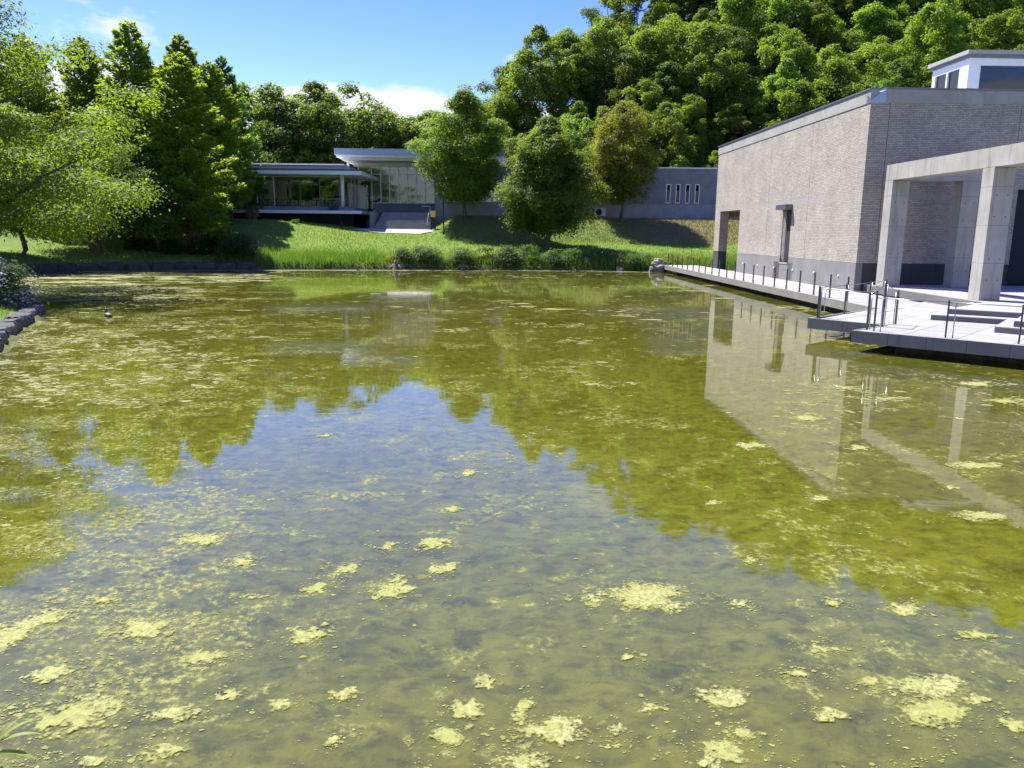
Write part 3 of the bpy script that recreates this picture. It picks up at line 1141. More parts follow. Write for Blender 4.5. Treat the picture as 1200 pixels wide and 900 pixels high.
mx_ = [-34.0, -31.5, -28.8, -26.2, -24.45, -22.7, -21.8, -19.8, -17.8, -16.95]
for a, b in zip(mx_[:-1], mx_[1:]):
    p = cb('pane', a + .03, b - .03, 82.28, 82.30, 5.32, 8.25, 'glass')
for x in mx_:
    cb('mullion', x - .035, x + .035, 82.2, 82.34, 5.32, 8.25, 'white_metal' if x < -23 else 'lintel_steel')
# side glazing beside the hall
for a, b in ((82.4, 84.2), (84.2, 86.0), (86.0, 87.9)):
    cb('pane', -16.96, -16.94, a + .03, b - .03, 5.32, 8.25, 'glass')
    cb('mullion', -17.0, -16.9, b - .03, b + .03, 5.32, 8.25, 'white_metal')
cb('back_wall', -35.5, -25.6, 90.5, 90.8, 5.3, 8.3, 'interior_wall')
cb('back_wall', -25.6, -22.0, 90.5, 90.8, 5.3, 6.3, 'interior_wall')
cb('back_window', -25.6, -22.0, 90.6, 90.62, 6.3, 8.3, 'glass')
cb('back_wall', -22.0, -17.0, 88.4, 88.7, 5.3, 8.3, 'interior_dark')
cb('partition', -26.9, -26.5, 84.5, 90, 5.32, 8.25, 'interior_wall')
cb('counter', -21.6, -17.8, 86.5, 87.2, 5.32, 6.4, 'interior_wall')
cb('interior_post', -24.0, -23.75, 86.0, 86.25, 5.32, 8.25, 'white_metal')

# tables and chairs behind the glass
tb = empty('cafe_table', (0, 0, 0), 0, 'small dark table inside the glass pavilion', 'table', 'tables in the pavilion')
MB().lathe([(0, .70), (.38, .70), (.40, .715), (.40, .74), (0, .74)], 16).build('table_top', M['wood_furniture'], tb)
MB().lathe([(.035, .02), (.035, .70)], 8).build('stem', M['black_metal'], tb)
MB().lathe([(0, .02), (.24, .012), (.24, 0), (0, 0)], 12).build('foot', M['black_metal'], tb)
ch = empty('cafe_chair', (0, 0, 0), 0, 'dark chair at a table inside the glass pavilion', 'chair', 'chairs in the pavilion')
MB().box(-.21, .21, -.21, .21, .43, .47).build('seat', M['wood_furniture'], ch, bevel=.01)
MB().box(-.21, .21, .18, .22, .60, .86).build('backrest', M['wood_furniture'], ch, bevel=.01)
for a, b, h in ((-.19, -.19, .43), (.19, -.19, .43), (-.19, .2, .86), (.19, .2, .86)):
    MB().tube([(a, b, 0), (a, b, h)], .014, 6).build('leg', M['black_metal'], ch)
first = True
cfirst = True
for k, x in enumerate((-25.6, -24.0, -22.4, -20.6, -18.9)):
    t = tb if first else copy_tree(tb)
    first = False
    t.location = (x, 83.7 + .3 * (k % 2), 5.32)
    for q, (dx, rz) in enumerate(((-.62, math.pi / 2), (.62, -math.pi / 2))):
        c = ch if cfirst else copy_tree(ch)
        cfirst = False
        c.location = (x + dx, 83.7 + .3 * (k % 2), 5.32)
        c.rotation_euler = (0, 0, rz)
# two dark stools on the outer ledge
st = empty('ledge_stool', (-18.25, 80.15, 4.92), 0, 'low dark blue cube stool on the pavilion ledge', 'stool', 'stools on the pavilion ledge')
MB().box(-.22, .22, -.2, .2, .08, .42).build('cushion', M['navy_fabric'], st, bevel=.03)
MB().box(-.18, .18, -.16, .16, 0, .08).build('foot', M['black_metal'], st)
st2 = copy_tree(st)
st2.location = (-17.72, 80.15, 4.92)

# ------------------------------------------------------------------ glazed hall
hall = empty('glazed_hall', (-12, 90, 3.0), 0, 'tall glazed hall with wide overhanging blue grey flat roof', 'building')
HB = (-12, 90, 3.0)


def hb(name, x0, x1, y0, y1, z0, z1, mat, parent=None, bevel=0.0):
    return cb(name, x0, x1, y0, y1, z0, z1, mat, parent or hall, bevel, None, HB)


hb('roof_edge', -18.6, -1.0, 84.0, 97, 10.68, 11.31, 'blue_grey_metal')
hb('roof_lip', -18.45, -1.2, 84.15, 96.8, 10.45, 10.678, 'white_metal')
hb('soffit', -18.0, -1.6, 84.8, 96.5, 10.20, 10.448, 'soffit')
hb('roof_column', -18.12, -17.88, 87.9, 88.15, 9.5, 10.2, 'white_metal')
hb('head_beam', -17.4, -1.6, 87.95, 88.25, 9.80, 10.20, 'soffit')
hm = [-16.9, -15.5, -14.52, -13.55, -12.57, -11.6, -10.62, -9.65, -8.67]
for k, (a, b) in enumerate(zip(hm[:-1], hm[1:])):
    z0 = 5.35 if k == 0 else 6.02
    hb('pane', a + .04, b - .04, 88.07, 88.09, z0, 9.0, 'glass')
    hb('pane', a + .04, b - .04, 88.07, 88.09, 9.06, 9.80, 'glass')
    hb('transom', a + .05, b - .05, 88.03, 88.13, 9.0, 9.06, 'white_metal')
for x in hm:
    hb('mullion', x - .05, x + .05, 87.98, 88.16, 5.35 if x < -15 else 6.02, 9.80, 'white_metal')
hb('sill', -15.4, -8.3, 87.92, 88.2, 5.95, 6.02, 'white_metal')
for k in range(4):
    z = 4.86 + k * .273
    hb('wall_course', -15.4, -8.2, 88.0 - .012 * (k % 2), 88.25, z + .006, z + .267, 'grey_render')
hb('door', -16.85, -16.2, 87.99, 88.05, 5.35, 7.6, 'white_metal')
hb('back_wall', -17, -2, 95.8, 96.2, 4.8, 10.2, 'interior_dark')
hb('hall_floor', -17, -2, 88.3, 95.8, 4.75, 4.9, 'interior_floor')
hb('foundation', -17, -2, 88.3, 96, 2.4, 4.748, 'grey_render_low')
hb('side_pillar', -8.2, -7.42, 84.0, 88.4, 3.0, 7.35, 'grey_render_low')
hb('side_wall', -8.15, -7.44, 84.05, 96.0, 7.352, 10.19, 'grey_render')

# stone steps
stp = empty('stone_steps', (-11.5, 86, 3.0), 0, 'broad flight of stone steps leading up to the glazed hall', 'steps')
NS = 11
for k in range(NS):
    z1 = 3.15 + (k + 1) * (4.86 - 3.15) / NS
    y0 = 78.7 + k * .36
    MB().box(-13.75 + .03 * k - -11.5, -8.25 + 11.5, y0 - 86, 87.98 - 86, z1 - .155 - 3.0, z1 - .004 - 3.0).build('step', M['step_stone'], stp)
MB().box(-14.3 + 11.5, -13.8 + 11.5, 79.6 - 86, 87.98 - 86, -.4, 1.86).build('cheek_wall', M['grey_render'], stp)
hr = empty('handrail', (-8.55, 79.4, 3.3), 0, 'slanting pale metal handrail beside the stone steps', 'handrail')
MB().tube([(0, 0, .85), (0, 3.0, 2.2), (-.9, 3.1, 2.2)], .035, 8).build('rail', M['white_metal'], hr)
for yy, z0, z1 in ((.1, -.1, .9), (1.5, .55, 1.5), (2.9, 1.25, 2.15)):
    MB().tube([(0, yy, z0), (0, yy, z1)], .025, 8).build('post', M['white_metal'], hr)
sg = empty('notice_stand', (-7.9, 78.6, zt(-7.9, 78.6)), 0, 'black notice stand with yellow top panel beside the steps', 'sign stand')
MB().box(-.26, .26, -.03, .03, .1, 1.25).build('panel', M['black_metal'], sg)
MB().box(-.24, .24, -.034, .034, 1.254, 1.85).build('top_panel', M['yellow_paint'], sg)
for x in (-.2, .2):
    MB().box(x - .03, x + .03, -.25, .25, 0, .1).build('foot', M['black_metal'], sg)

# ------------------------------------------------------------------ grey wing
wing = empty('grey_wing', (8, 88, 3.5), 0, 'long low grey rendered wing with four narrow upright windows', 'building')
WB = (8, 88, 3.5)


def wb(name, x0, x1, y0, y1, z0, z1, mat, parent=None, bevel=0.0):
    return cb(name, x0, x1, y0, y1, z0, z1, mat, parent or wing, bevel, None, WB)


slots = [16.05, 17.05, 18.05, 19.05]
wb('lower_wall', -7.4, 34, 84.0, 97, 2.5, 5.97, 'grey_render_low')
wb('string_course', -7.4, 34, 83.94, 84.3, 5.972, 6.03, 'concrete_parapet')
# upper wall is built round the openings
ops = [(-7.0, -0.4, 6.06, 8.36)] + [(x - .24, x + .24, 6.12, 8.06) for x in slots]
xs = -7.4
for a, b, z0, z1 in ops:
    wb('upper_wall', xs, a, 83.98, 84.3, 6.032, 9.62, 'grey_render')
    wb('upper_wall', a, b, 83.98, 84.3, z1, 9.62, 'grey_render')
    wb('upper_wall', a, b, 83.98, 84.3, 6.032, z0, 'grey_render')
    xs = b
wb('upper_wall', xs, 34, 83.98, 84.3, 6.032, 9.62, 'grey_render')
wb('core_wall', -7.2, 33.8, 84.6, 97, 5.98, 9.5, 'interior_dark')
wb('coping', -7.5, 34.1, 83.88, 84.5, 9.622, 9.74, 'white_metal')
wb('flat_roof', -7.4, 34, 84.5, 97, 9.5, 9.6, 'roof_membrane')
for x in slots:
    w = empty('window', (x - WB[0], 84.0 - WB[1], 7.09 - WB[2]))
    w.parent = wing
    MB().box(-.24, -.165, -.03, .1, -.97, .97).box(.165, .24, -.03, .1, -.97, .97).box(-.165, .165, -.03, .1, .9, .97).box(-.165, .165, -.05, .1, -.97, -.9).build('frame', M['white_metal'], w)
    MB().box(-.165, .165, .06, .08, -.9, .9).build('pane', M['dark_glass'], w)
ww = empty('window_band', (-3.7 - WB[0], 84.0 - WB[1], 7.2 - WB[2]))
ww.parent = wing
for a in np.linspace(-3.25, 3.25, 8):
    MB().box(a - .05, a + .05, -.04, .1, -1.13, 1.13).build('mullion', M['white_metal'], ww)
for a, b in zip(np.linspace(-3.25, 3.25, 8)[:-1], np.linspace(-3.25, 3.25, 8)[1:]):
    MB().box(a + .05, b - .05, .02, .04, -1.13, 1.13).build('pane', M['glass'], ww)
MB().box(-3.3, 3.3, -.06, .1, -1.2, -1.13).build('sill', M['white_metal'], ww)
dp = MB().tube([(7.35 - WB[0], 83.85 - WB[1], .8), (7.35 - WB[0], 83.85 - WB[1], 6.1)], .045, 8).build('downpipe', M['ac_white'], wing)

ac = empty('outdoor_unit', (8.95, 83.5, zt(8.95, 83.5) + .0), 0, 'white air conditioner outdoor unit with round fan against the grey wall', 'air conditioner')
za = 4.70 - zt(8.95, 83.5)
MB().box(-.55, .55, -.2, .2, za, za + .88).build('casing', M['ac_white'], ac, bevel=.02)
ring = MB().lathe([(.36, 0), (.36, .03), (.32, .03), (.32, 0)], 24)
ring.v = [(x - .14, -.2 - z, y + za + .44) for x, y, z in ring.v]
ring.build('fan_ring', M['ac_white'], ac)
disc = MB().lathe([(0, .012), (.32, .012), (.32, 0.002)], 24)
disc.v = [(x - .14, -.2 - z, y + za + .44) for x, y, z in disc.v]
disc.build('fan_grille', M['black_metal'], ac)
for x in (-.45, .45):
    MB().box(x - .05, x + .05, -.2, .2, -.1, za).build('foot', M['black_metal'], ac)

# path at the foot of the steps
pz = []
pp = [(-14.2, 78.9), (-8.0, 78.9), (-7.8, 77.6), (-9.0, 76.6), (-12.5, 76.2), (-16, 77.2)]
pv = [(a, b, zt(a, b) + .05) for a, b in pp]
tag(MB().add(pv, [tuple(range(len(pv)))[::-1]]).build('path', M['path_paving']), kind='structure')
for f in bpy.data.objects['path'].data.polygons: pass
bpy.data.objects['path'].data.flip_normals()

# lamp post and garden bollard light
lz = zt(-6.65, 76)
lp = empty('lamp_post', (-6.65, 76, lz), 0, 'slim black lamp post on the lawn before the grey wing', 'lamp post')
MB().tube([(0, 0, 0), (0, 0, 6.95 - lz)], [.065, .05], 10).build('pole', M['black_metal'], lp)
MB().lathe([(.0, 0), (.12, 0), (.13, .05), (.03, .14), (0, .15)], 14, (0, 0, 6.95 - lz)).build('lamp_head', M['black_metal'], lp)
MB().lathe([(.0, 0), (.11, 0), (.11, .3), (0, .3)], 14).build('base', M['black_metal'], lp)
gb = empty('bollard_light', (-16.7, 77.6, zt(-16.7, 77.6)), 0, 'short black garden bollard light on the lawn', 'bollard')
MB().tube([(0, 0, 0), (0, 0, .5)], .07, 10).build('post', M['black_metal'], gb)
MB().lathe([(.1, .5), (.12, .52), (.12, .62), (.0, .65)], 12).build('cap', M['black_metal'], gb)

# ------------------------------------------------------------------ foliage tools
def rand_dirs(rng, n):
    z = rng.uniform(-1, 1, n)
    t = rng.uniform(0, 2 * np.pi, n)
    r = np.sqrt(1 - z * z)
    return np.stack([r * np.cos(t), r * np.sin(t), z], 1)


def norm(a):
    return a / (np.linalg.norm(a, axis=1, keepdims=True) + 1e-9)


def leaves(P, N, L, W, rng, axis=None, fold=0.0):
    """rhombic leaves: centre P, facing N, length L, width W; axis = preferred leaf direction"""
    n = len(P)
    a = rand_dirs(rng, n) if axis is None else axis + 0.35 * rand_dirs(rng, n)
    a = norm(a - (a * N).sum(1, keepdims=True) * N)
    b = np.cross(N, a)
    L = np.broadcast_to(L, (n,))[:, None]
    W = np.broadcast_to(W, (n,))[:, None]
    V = np.stack([P - a * L * .5, P + b * W * .5 - a * L * .08 + N * fold * L, P + a * L * .5, P - b * W * .5 - a * L * .08 + N * fold * L], 1).reshape(-1, 3)
    F = np.arange(4 * n).reshape(n, 4)
    return V, F


def puff_crown(rng, C, R, n, ll, flat=0.8, up=0.45, shell=0.5, wl_=0.62, droop=0.0):
    """C puff centres, R radii"""
    C, R = np.asarray(C), np.asarray(R)
    w = R ** 2
    idx = rng.choice(len(C), n, p=w / w.sum())
    d = rand_dirs(rng, n)
    d[:, 2] = np.where((d[:, 2] < -0.25) & (rng.random(n) < .6), -d[:, 2], d[:, 2])
    rr = R[idx] * (shell + (1.06 - shell) * np.sqrt(rng.random(n))) * (1 + .18 * rng.standard_normal(n))
    off = d * rr[:, None]
    off[:, 2] *= flat
    P = C[idx] + off
    P[:, 2] -= droop * (off[:, 0] ** 2 + off[:, 1] ** 2)
    N = norm(d * .7 + np.array([0, 0, up + .35]) + .7 * rand_dirs(rng, n))
    L = ll * rng.uniform(.65, 1.35, n)
    return leaves(P, N, L, L * wl_, rng, fold=.06)


def limb_path(rng, a, b, k=4, sag=.12):
    a, b = np.array(a, float), np.array(b, float)
    L = np.linalg.norm(b - a)
    pts = []
    for i in range(k + 1):
        t = i / k
        p = a * (1 - t) + b * t
        p[2] += sag * L * math.sin(t * math.pi) * -.6
        if 0 < i < k: p += rng.normal(0, .03 * L, 3)
        pts.append(p)
    return pts


def broadleaf(seed, H, Rw, base, ll, n, npuff, leafmat, barkmat='bark_grey', flat=.75, prof=(.55, 1.0, .28), trunk_r=.22, stems=1, lean=(0, 0),
              pr=(.17, .28), fork=.32, dens_low=1.0, limbs=14, wl_=.62):
    """a deciduous tree; returns trunk mesh, crown mesh. base = height of crown bottom; prof = (relative radius low, mid, top)"""
    rng = np.random.default_rng(seed)
    C, R = [], []
    ph = rng.uniform(0, 6.28, 4)
    while len(C) < npuff:
        t = rng.random() ** (1.0 / dens_low) if dens_low != 1 else rng.random()
        env = np.interp(t, [0, .12, .42, .75, .93, 1], [prof[0] * .6, prof[0], prof[1], (prof[1] + prof[2]) / 2 * 1.05, prof[2] * .8, prof[2] * .25]) * Rw
        th = rng.uniform(0, 6.283)
        env *= 1 + .13 * math.sin(2 * th + ph[0] + 3 * t) + .09 * math.sin(3 * th + ph[1] - 4 * t)
        r = env * math.sqrt(rng.uniform(.12, 1.0))
        q = rng.uniform(*pr) * Rw * (1.1 - .35 * t)
        r = max(0, r - q * .55)
        C.append((r * math.cos(th) + lean[0] * t, r * math.sin(th) + lean[1] * t, base + q * .5 + t * (H - base - q * 1.25)))
        R.append(q)
    V, F = puff_crown(rng, C, R, n, ll, flat, wl_=wl_)
    crown = np_mesh('crown', V, F)
    crown.materials.append(M[leafmat])
    mb = MB()
    fz = base + (H - base) * fork
    Ca = np.array(C)
    for sidx in range(stems):
        o = (0, 0) if stems == 1 else (rng.normal(0, .22), rng.normal(0, .22))
        top = (lean[0] * .5 + o[0] * 3, lean[1] * .5 + o[1] * 3, base + (H - base) * .8)
        pth = limb_path(rng, (o[0], o[1], -.3), top, 6, 0)
        rad = [trunk_r * 1.35] + [trunk_r * (1 - .85 * (i / 6)) for i in range(1, 7)]
        mb.tube(pth, rad, 9)
    sel = rng.choice(len(C), min(limbs, len(C)), replace=False)
    for i in sel:
        c = Ca[i]
        z0 = max(base * .75, min(c[2] - .25 * math.hypot(c[0], c[1]), base + (H - base) * .7))
        t0 = z0 / (base + (H - base) * .8)
        s0 = (lean[0] * .5 * t0, lean[1] * .5 * t0, z0)
        mb.tube(limb_path(rng, s0, c, 4), [trunk_r * .42, trunk_r * .34, trunk_r * .25, trunk_r * .17, trunk_r * .07], 6)
    trunk = mb.mesh('trunk')
    trunk.materials.append(M[barkmat])
    return trunk, crown


def redwood(seed, H, R, ll, n, leafmat='leaf_redwood', base=.9, rise=.32):
    """feathery cone-shaped conifer"""
    rng = np.random.default_rng(seed)
    mb = MB()
    mb.tube([(0, 0, -.3), (0, 0, H * .3), (0, 0, H * .97)], [.30, .2, .02], 9)
    Ps, As = [], []
    nb = 170
    lens = []
    br = []
    for i in range(nb):
        t = (i + rng.random()) / nb
        t = t ** .85
        z = base + t * (H - base) * .985
        L = R * (1 - t) ** .76 * rng.uniform(.6, 1.15) + .22
        if t < .12: L *= .75 + 2 * t
        th = i * 2.39996 + rng.normal(0, .3)
        br.append((z, L, th, t))
    wts = np.array([b[1] ** 1.35 for b in br])
    idx = rng.choice(nb, n, p=wts / wts.sum())
    br = np.array(br)
    z, L, th, t = br[idx].T
    u = rng.random(n) ** .5
    rad = L * (.1 + .9 * u)
    ris = rise + .5 * t
    zz = z + rad * ris - .045 * rad * rad * (1 - t) + rng.normal(0, .15, n) * (1 - .5 * t)
    lat = rng.normal(0, 1, n) * (.10 + .20 * np.sin(np.clip(u, 0, 1) * 2.7)) * np.minimum(L, 2.2) * .55
    P = np.stack([np.cos(th) * rad - np.sin(th) * lat, np.sin(th) * rad + np.cos(th) * lat, zz], 1)
    A = np.stack([np.cos(th), np.sin(th), ris * .8], 1)
    A = norm(A + np.stack([-np.sin(th), np.cos(th), np.zeros(n)], 1) * np.sign(lat)[:, None] * .7)
    N = norm(np.array([0, 0, 1.0]) + .7 * rand_dirs(rng, n))
    LL = ll * rng.uniform(.7, 1.4, n)
    V, F = leaves(P, N, LL, LL * .42, rng, A, .05)
    crown = np_mesh('crown', V, F)
    crown.materials.append(M[leafmat])
    for b in br[::4]:
        e = np.array([math.cos(b[2]) * b[1] * .85, math.sin(b[2]) * b[1] * .85, b[0] + b[1] * .85 * (rise + .5 * b[3])])
        mb.tube([(0, 0, b[0]), tuple(e * np.array([.5, .5, 1]) + np.array([0, 0, -.5 * (e[2] - b[0])])), tuple(e)], [.05, .03, .01], 5, False)
    trunk = mb.mesh('trunk')
    trunk.materials.append(M['bark_brown'])
    return trunk, crown


def put_tree(name, meshes, x, y, label, group=None, rz=0.0, sc=1.0, z=None, sz=None):
    z = zt(x, y) if z is None else z
    e = empty(name, (x, y, z), rz, label, 'tree', group)
    e.scale = (sc, sc, sz or sc)
    link_mesh('trunk', meshes[0], None, e)
    link_mesh('crown', meshes[1], None, e)
    return e


# ------------------------------------------------------------------ the trees one can name
# three lawn trees before the grey wing
put_tree('broadleaf_tree', broadleaf(31, 12.4, 4.5, 1.5, .2, 60000, 120, 'leaf_katsura', prof=(.82, 1.0, .4), trunk_r=.2), -4.95, 80.2,
         'dark green tree on the bank beside the lamp post, hiding the end of the hall')
put_tree('broadleaf_tree', broadleaf(32, 11.3, 4.6, .9, .2, 72000, 140, 'leaf_katsura', prof=(.86, 1.0, .36), trunk_r=.24), 2.95, 72.0,
         'dense dark green tree with short trunk standing on the lawn by the shore')
put_tree('broadleaf_tree', broadleaf(33, 11.8, 4.4, 1.8, .19, 52000, 120, 'leaf_olive', prof=(.75, 1.0, .45), trunk_r=.16), 10.65, 80.2,
         'olive brown tinted tree on the bank before the grey wing')
# western bank
put_tree('maple_tree', broadleaf(41, 14.6, 9.6, 1.6, .165, 170000, 210, 'leaf_maple', flat=.42, prof=(.9, 1.0, .5), trunk_r=.38, pr=(.13, .22), lean=(.6, 0), limbs=34, wl_=.5),
         -26.5, 35.6, 'big spreading bright green tree reaching over the pond from the peninsula')
put_tree('maple_tree', broadleaf(42, 10.5, 5.6, 1.1, .17, 52000, 80, 'leaf_bright', flat=.5, prof=(.85, 1.0, .45), trunk_r=.2, wl_=.5), -34.3, 55.2,
         'light green tree on the shaded bank closest to the blossomed shrub')
put_tree('maple_tree', broadleaf(43, 9.4, 5.4, 1.0, .17, 50000, 80, 'leaf_maple', flat=.45, prof=(.9, 1.0, .45), trunk_r=.2, stems=2, wl_=.5), -31.2, 60.2,
         'twin stemmed layered green tree above the dark stone edging')
put_tree('maple_tree', broadleaf(44, 8.6, 4.6, .8, .17, 40000, 70, 'leaf_mid', flat=.5, prof=(.9, 1.0, .4), trunk_r=.16, wl_=.5), -27.6, 62.3,
         'low layered tree between the twin stemmed tree and the conifer on the bank')
rw1 = redwood(51, 17.0, 4.8, .3, 46000)
rw2 = redwood(52, 15.2, 4.7, .3, 46000)
put_tree('redwood_tree', rw1, -30.6, 66.2, 'tallest feathery cone shaped conifer on the shaded bank')
put_tree('redwood_tree', rw2, -25.4, 62.6, 'feathery conifer with bare lower trunk closest to the pavilion', sc=.98)
put_tree('redwood_tree', rw1, -36.5, 70.0, 'feathery conifer half hidden behind the light green bank trees', rz=1.9, sc=.9)
put_tree('redwood_tree', rw2, -30.2, 75.0, 'slender feathery conifer behind the tallest one', rz=.8, sc=.93, sz=1.07)
put_tree('redwood_tree', rw2, -26.9, 73.0, 'feathery conifer behind the one closest to the pavilion', rz=2.6, sc=.86, sz=.93)
rw3 = redwood(53, 15.5, 4.0, .3, 32000, 'leaf_mid')
put_tree('redwood_tree', rw3, -27.9, 79.0, 'narrow bluish green conifer rising beside the pavilion roof', sc=.98)
put_tree('redwood_tree', rw3, -32.5, 82.0, 'narrow bluish green conifer behind the conifers of the shaded bank', rz=2.0, sc=1.05)
# more bank trees to the west of the view, seen in the water
for k, (x, y, sc) in enumerate(((-44, 58, .92), (-50, 66, .95), (-42, 71, .9))):
    put_tree('redwood_tree', (rw1, rw2)[k % 2], x, y, 'feathery conifer of the shaded bank beyond the peninsula', 'conifers beyond the inlet', rz=k * 1.3, sc=sc)

# background wood: shared variants
def bgmesh(seed, H, R, n, mat, **kw):
    k_ = seed % 3
    return broadleaf(seed, H, R, H * .08, .29, n, (60, 80, 100)[k_], mat, prof=((.8, 1.0, .5), (.7, 1.0, .62), (.9, .95, .35))[k_], trunk_r=.18, pr=((.16, .32), (.13, .27), (.11, .22))[k_], limbs=6, **kw)


HV = [bgmesh(60 + k, 12.0 + (k % 3), 5.0 + .3 * (k % 4), 21000, 'leaf_hill_dark' if k in (2, 6) else 'leaf_hill') for k in range(8)]
con = [redwood(75, 13, 3.0, .5, 7000, 'leaf_dark', 1.0, .1), redwood(76, 11, 2.4, .5, 6000, 'leaf_hill_dark', 1.0, .05)]
brv = [bgmesh(80 + k, 10.0, 4.6, 17000, 'leaf_bright') for k in range(2)]

rng = np.random.default_rng(5)
# behind the pavilion and the hall
back = [(-30.0, 101, 0, 1.22), (-25.5, 103, 4, 1.15), (-34.5, 104, 1, 1.15), (-39.5, 100, 2, 1.1), (-45, 104, 5, 1.2), (-50, 98, 3, 1.2), (-22.0, 106, 7, 1.18), (-28, 99, 6, 1.0)]
for k, (x, y, v_, sc) in enumerate(back):
    put_tree('background_tree', HV[v_], x, y, 'tall green tree of the wood behind the glass pavilion', 'trees behind the pavilion', rng.uniform(0, 6.28), sc * 1.14)
for k, (x, y, v_, sc) in enumerate([(-58, 72, 0, 1.1), (-64, 80, 3, 1.2), (-54, 84, 4, 1.15), (-46, 88, 1, 1.1), (-62, 94, 5, 1.2), (-72, 70, 7, 1.2), (-70, 88, 2, 1.2), (-40, 92, 6, 1.0), (-66, 62, 1, 1.1), (-52, 54, 3, .9)]):
    put_tree('background_tree', HV[v_], x, y, 'broad green tree at the back of the shaded bank', 'trees at the back of the shaded bank', rng.uniform(0, 6.28), sc)
for k, (x, y, v_, sc) in enumerate([(-17.6, 109, 7, 1.18), (-14.2, 110, 3, 1.12), (-11.2, 108, 0, 1.05), (-20.8, 111, 1, 1.2)]):
    put_tree('background_tree', HV[v_], x, y, 'green tree filling the gap above the roof of the glazed hall', 'trees above the hall roof', 1.0 + k * 1.4, sc)
low = [(-21.5, 98, 0, .92), (-17.5, 99, 1, .95), (-13.0, 100, 0, .92), (-9.0, 100.5, 1, .95), (-25.0, 97, 1, .85), (-5.5, 101, 0, .95)]
for k, (x, y, v_, sc) in enumerate(low):
    put_tree('background_tree', brv[v_], x, y, 'bright green tree rising right behind the roof of the glazed hall', 'bright trees behind the hall', rng.uniform(0, 6.28), sc)
far = [(-31.5, 128, 1.15), (-27.5, 122, 1.1), (-24, 126, 1.0), (-21.5, 118, .95), (-12.6, 126, .85)]
for k, (x, y, sc) in enumerate(far):
    put_tree('conifer_tree', con[k % 2], x, y, 'dark pointed conifer standing above the wood behind the buildings', 'dark conifers behind the buildings', rng.uniform(0, 6.28), sc * 1.08)
for k, (x, y, v_, sc) in enumerate([(-29, 121, 2, 1.15), (-19.5, 112, 3, 1.05), (-16, 122, 0, 1.0), (-18.4, 126, 2, 1.22), (-10.5, 112, 6, .95), (-14, 108, 5, .85), (-36, 120, 4, 1.2), (-44, 122, 1, 1.2), (-8.5, 106, 4, .85)]):
    put_tree('background_tree', HV[v_], x, y, 'far green tree on the low rise behind the hall', 'far trees on the low rise', rng.uniform(0, 6.28), sc)
put_tree('background_tree', brv[0], 20.5, 100, 'rounded yellow green tree above the grey wing beside the brick gallery', rz=1.0, sc=.82)

# hillside wood, jittered grid, only where this side of the hill faces the pond
hx = 0
cnt = 0
yy = 100.0
row = 0
while yy < 262:
    sp = 5.5 + (yy - 100) * .012
    x = -16.0 + (sp / 2 if row % 2 else 0)
    while x < .78 * yy:
        px_, py_ = x + rng.normal(0, .9), yy + rng.normal(0, .9)
        cap = np.interp(px_, CAPX, CAPZ)
        ridge = 101 + cap / .78
        vis = (px_ < .27 * py_) or ((zt(px_, py_) + 13 - 3) / py_ > .17)
        if py_ < ridge + 3 and cap > 3.0 and vis and not (py_ < 103 and 17 < px_ < 24) and cnt < 300:
            v_ = int(rng.integers(0, 8))
            sc = rng.uniform(.62, 1.12) * (1 + (yy - 100) * .0012)
            tone = 'dark green' if v_ in (2, 6) else ('broad green' if v_ % 4 == 3 else 'rounded green')
            place = ('on the skyline of the wooded hill' if py_ > ridge - 5 else 'low on the hill behind the glazed hall' if px_ < 0 and py_ < 112
                     else 'at the foot of the hill above the grey wing' if py_ < 118 and px_ < 30 else 'on the hillside above the brick gallery roof' if px_ / py_ > .26
                     else 'halfway up the wooded hill above the grey wing')
            put_tree('hillside_tree', HV[v_], px_, py_, tone + ' tree ' + place, 'trees of the hillside wood', rng.uniform(0, 6.28), sc, sz=sc * rng.uniform(.88, 1.18))
            cnt += 1
        x += sp
    yy += sp * .92
    row += 1
print('hill trees', cnt)

# ------------------------------------------------------------------ shrubs
def bush_mesh(seed, w, h, n, ll, mat, npf=14, wl_=.5):
    rng = np.random.default_rng(seed)
    C, R = [], []
    for i in range(npf):
        th, r = rng.uniform(0, 6.283), math.sqrt(rng.random()) * w * .34
        q = rng.uniform(.16, .26) * w
        C.append((r * math.cos(th), r * math.sin(th), max(q * .5, h * rng.uniform(.3, .95) - q * .75) * (1 - .35 * (r / w) ** 2)))
        R.append(q)
    V, F = puff_crown(rng, C, R, n, ll, h / w * 1.1 if h < w else 1.0, wl_=wl_)
    V[:, 2] = np.maximum(V[:, 2], .01)
    me = np_mesh('foliage', V, F)
    me.materials.append(M[mat])
    mb = MB()
    for i in range(min(7, npf)):
        mb.tube(limb_path(rng, (rng.normal(0, .05), rng.normal(0, .05), -.05), C[i], 3, 0), [.025, .02, .014, .006], 5, False)
    st_ = mb.mesh('stem')
    st_.materials.append(M['bark_grey'])
    return me, st_


def put_bush(name, ms, x, y, label, group=None, sc=1.0, rz=0.0, cat='shrub', sz=None):
    e = empty(name, (x, y, max(zt(x, y), 0.0) - .02), rz, label, cat, group)
    e.scale = (sc, sc, sz or sc)
    link_mesh('foliage', ms[0], None, e)
    link_mesh('stem', ms[1], None, e)
    return e


BG_ = bush_mesh(91, 3.0, 1.7, 3200, .15, 'leaf_bush')
BY_ = bush_mesh(92, 2.4, 1.2, 1800, .17, 'leaf_bush_yellow')
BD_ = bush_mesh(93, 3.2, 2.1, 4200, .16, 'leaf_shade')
BS_ = bush_mesh(94, 2.5, 1.75, 4200, .12, 'leaf_bush', 16)
BL_ = bush_mesh(96, 2.6, 1.85, 900, .09, 'blossom', 16, .9)[0]
BP_ = bush_mesh(95, 1.5, 1.5, 1200, .15, 'leaf_pink')


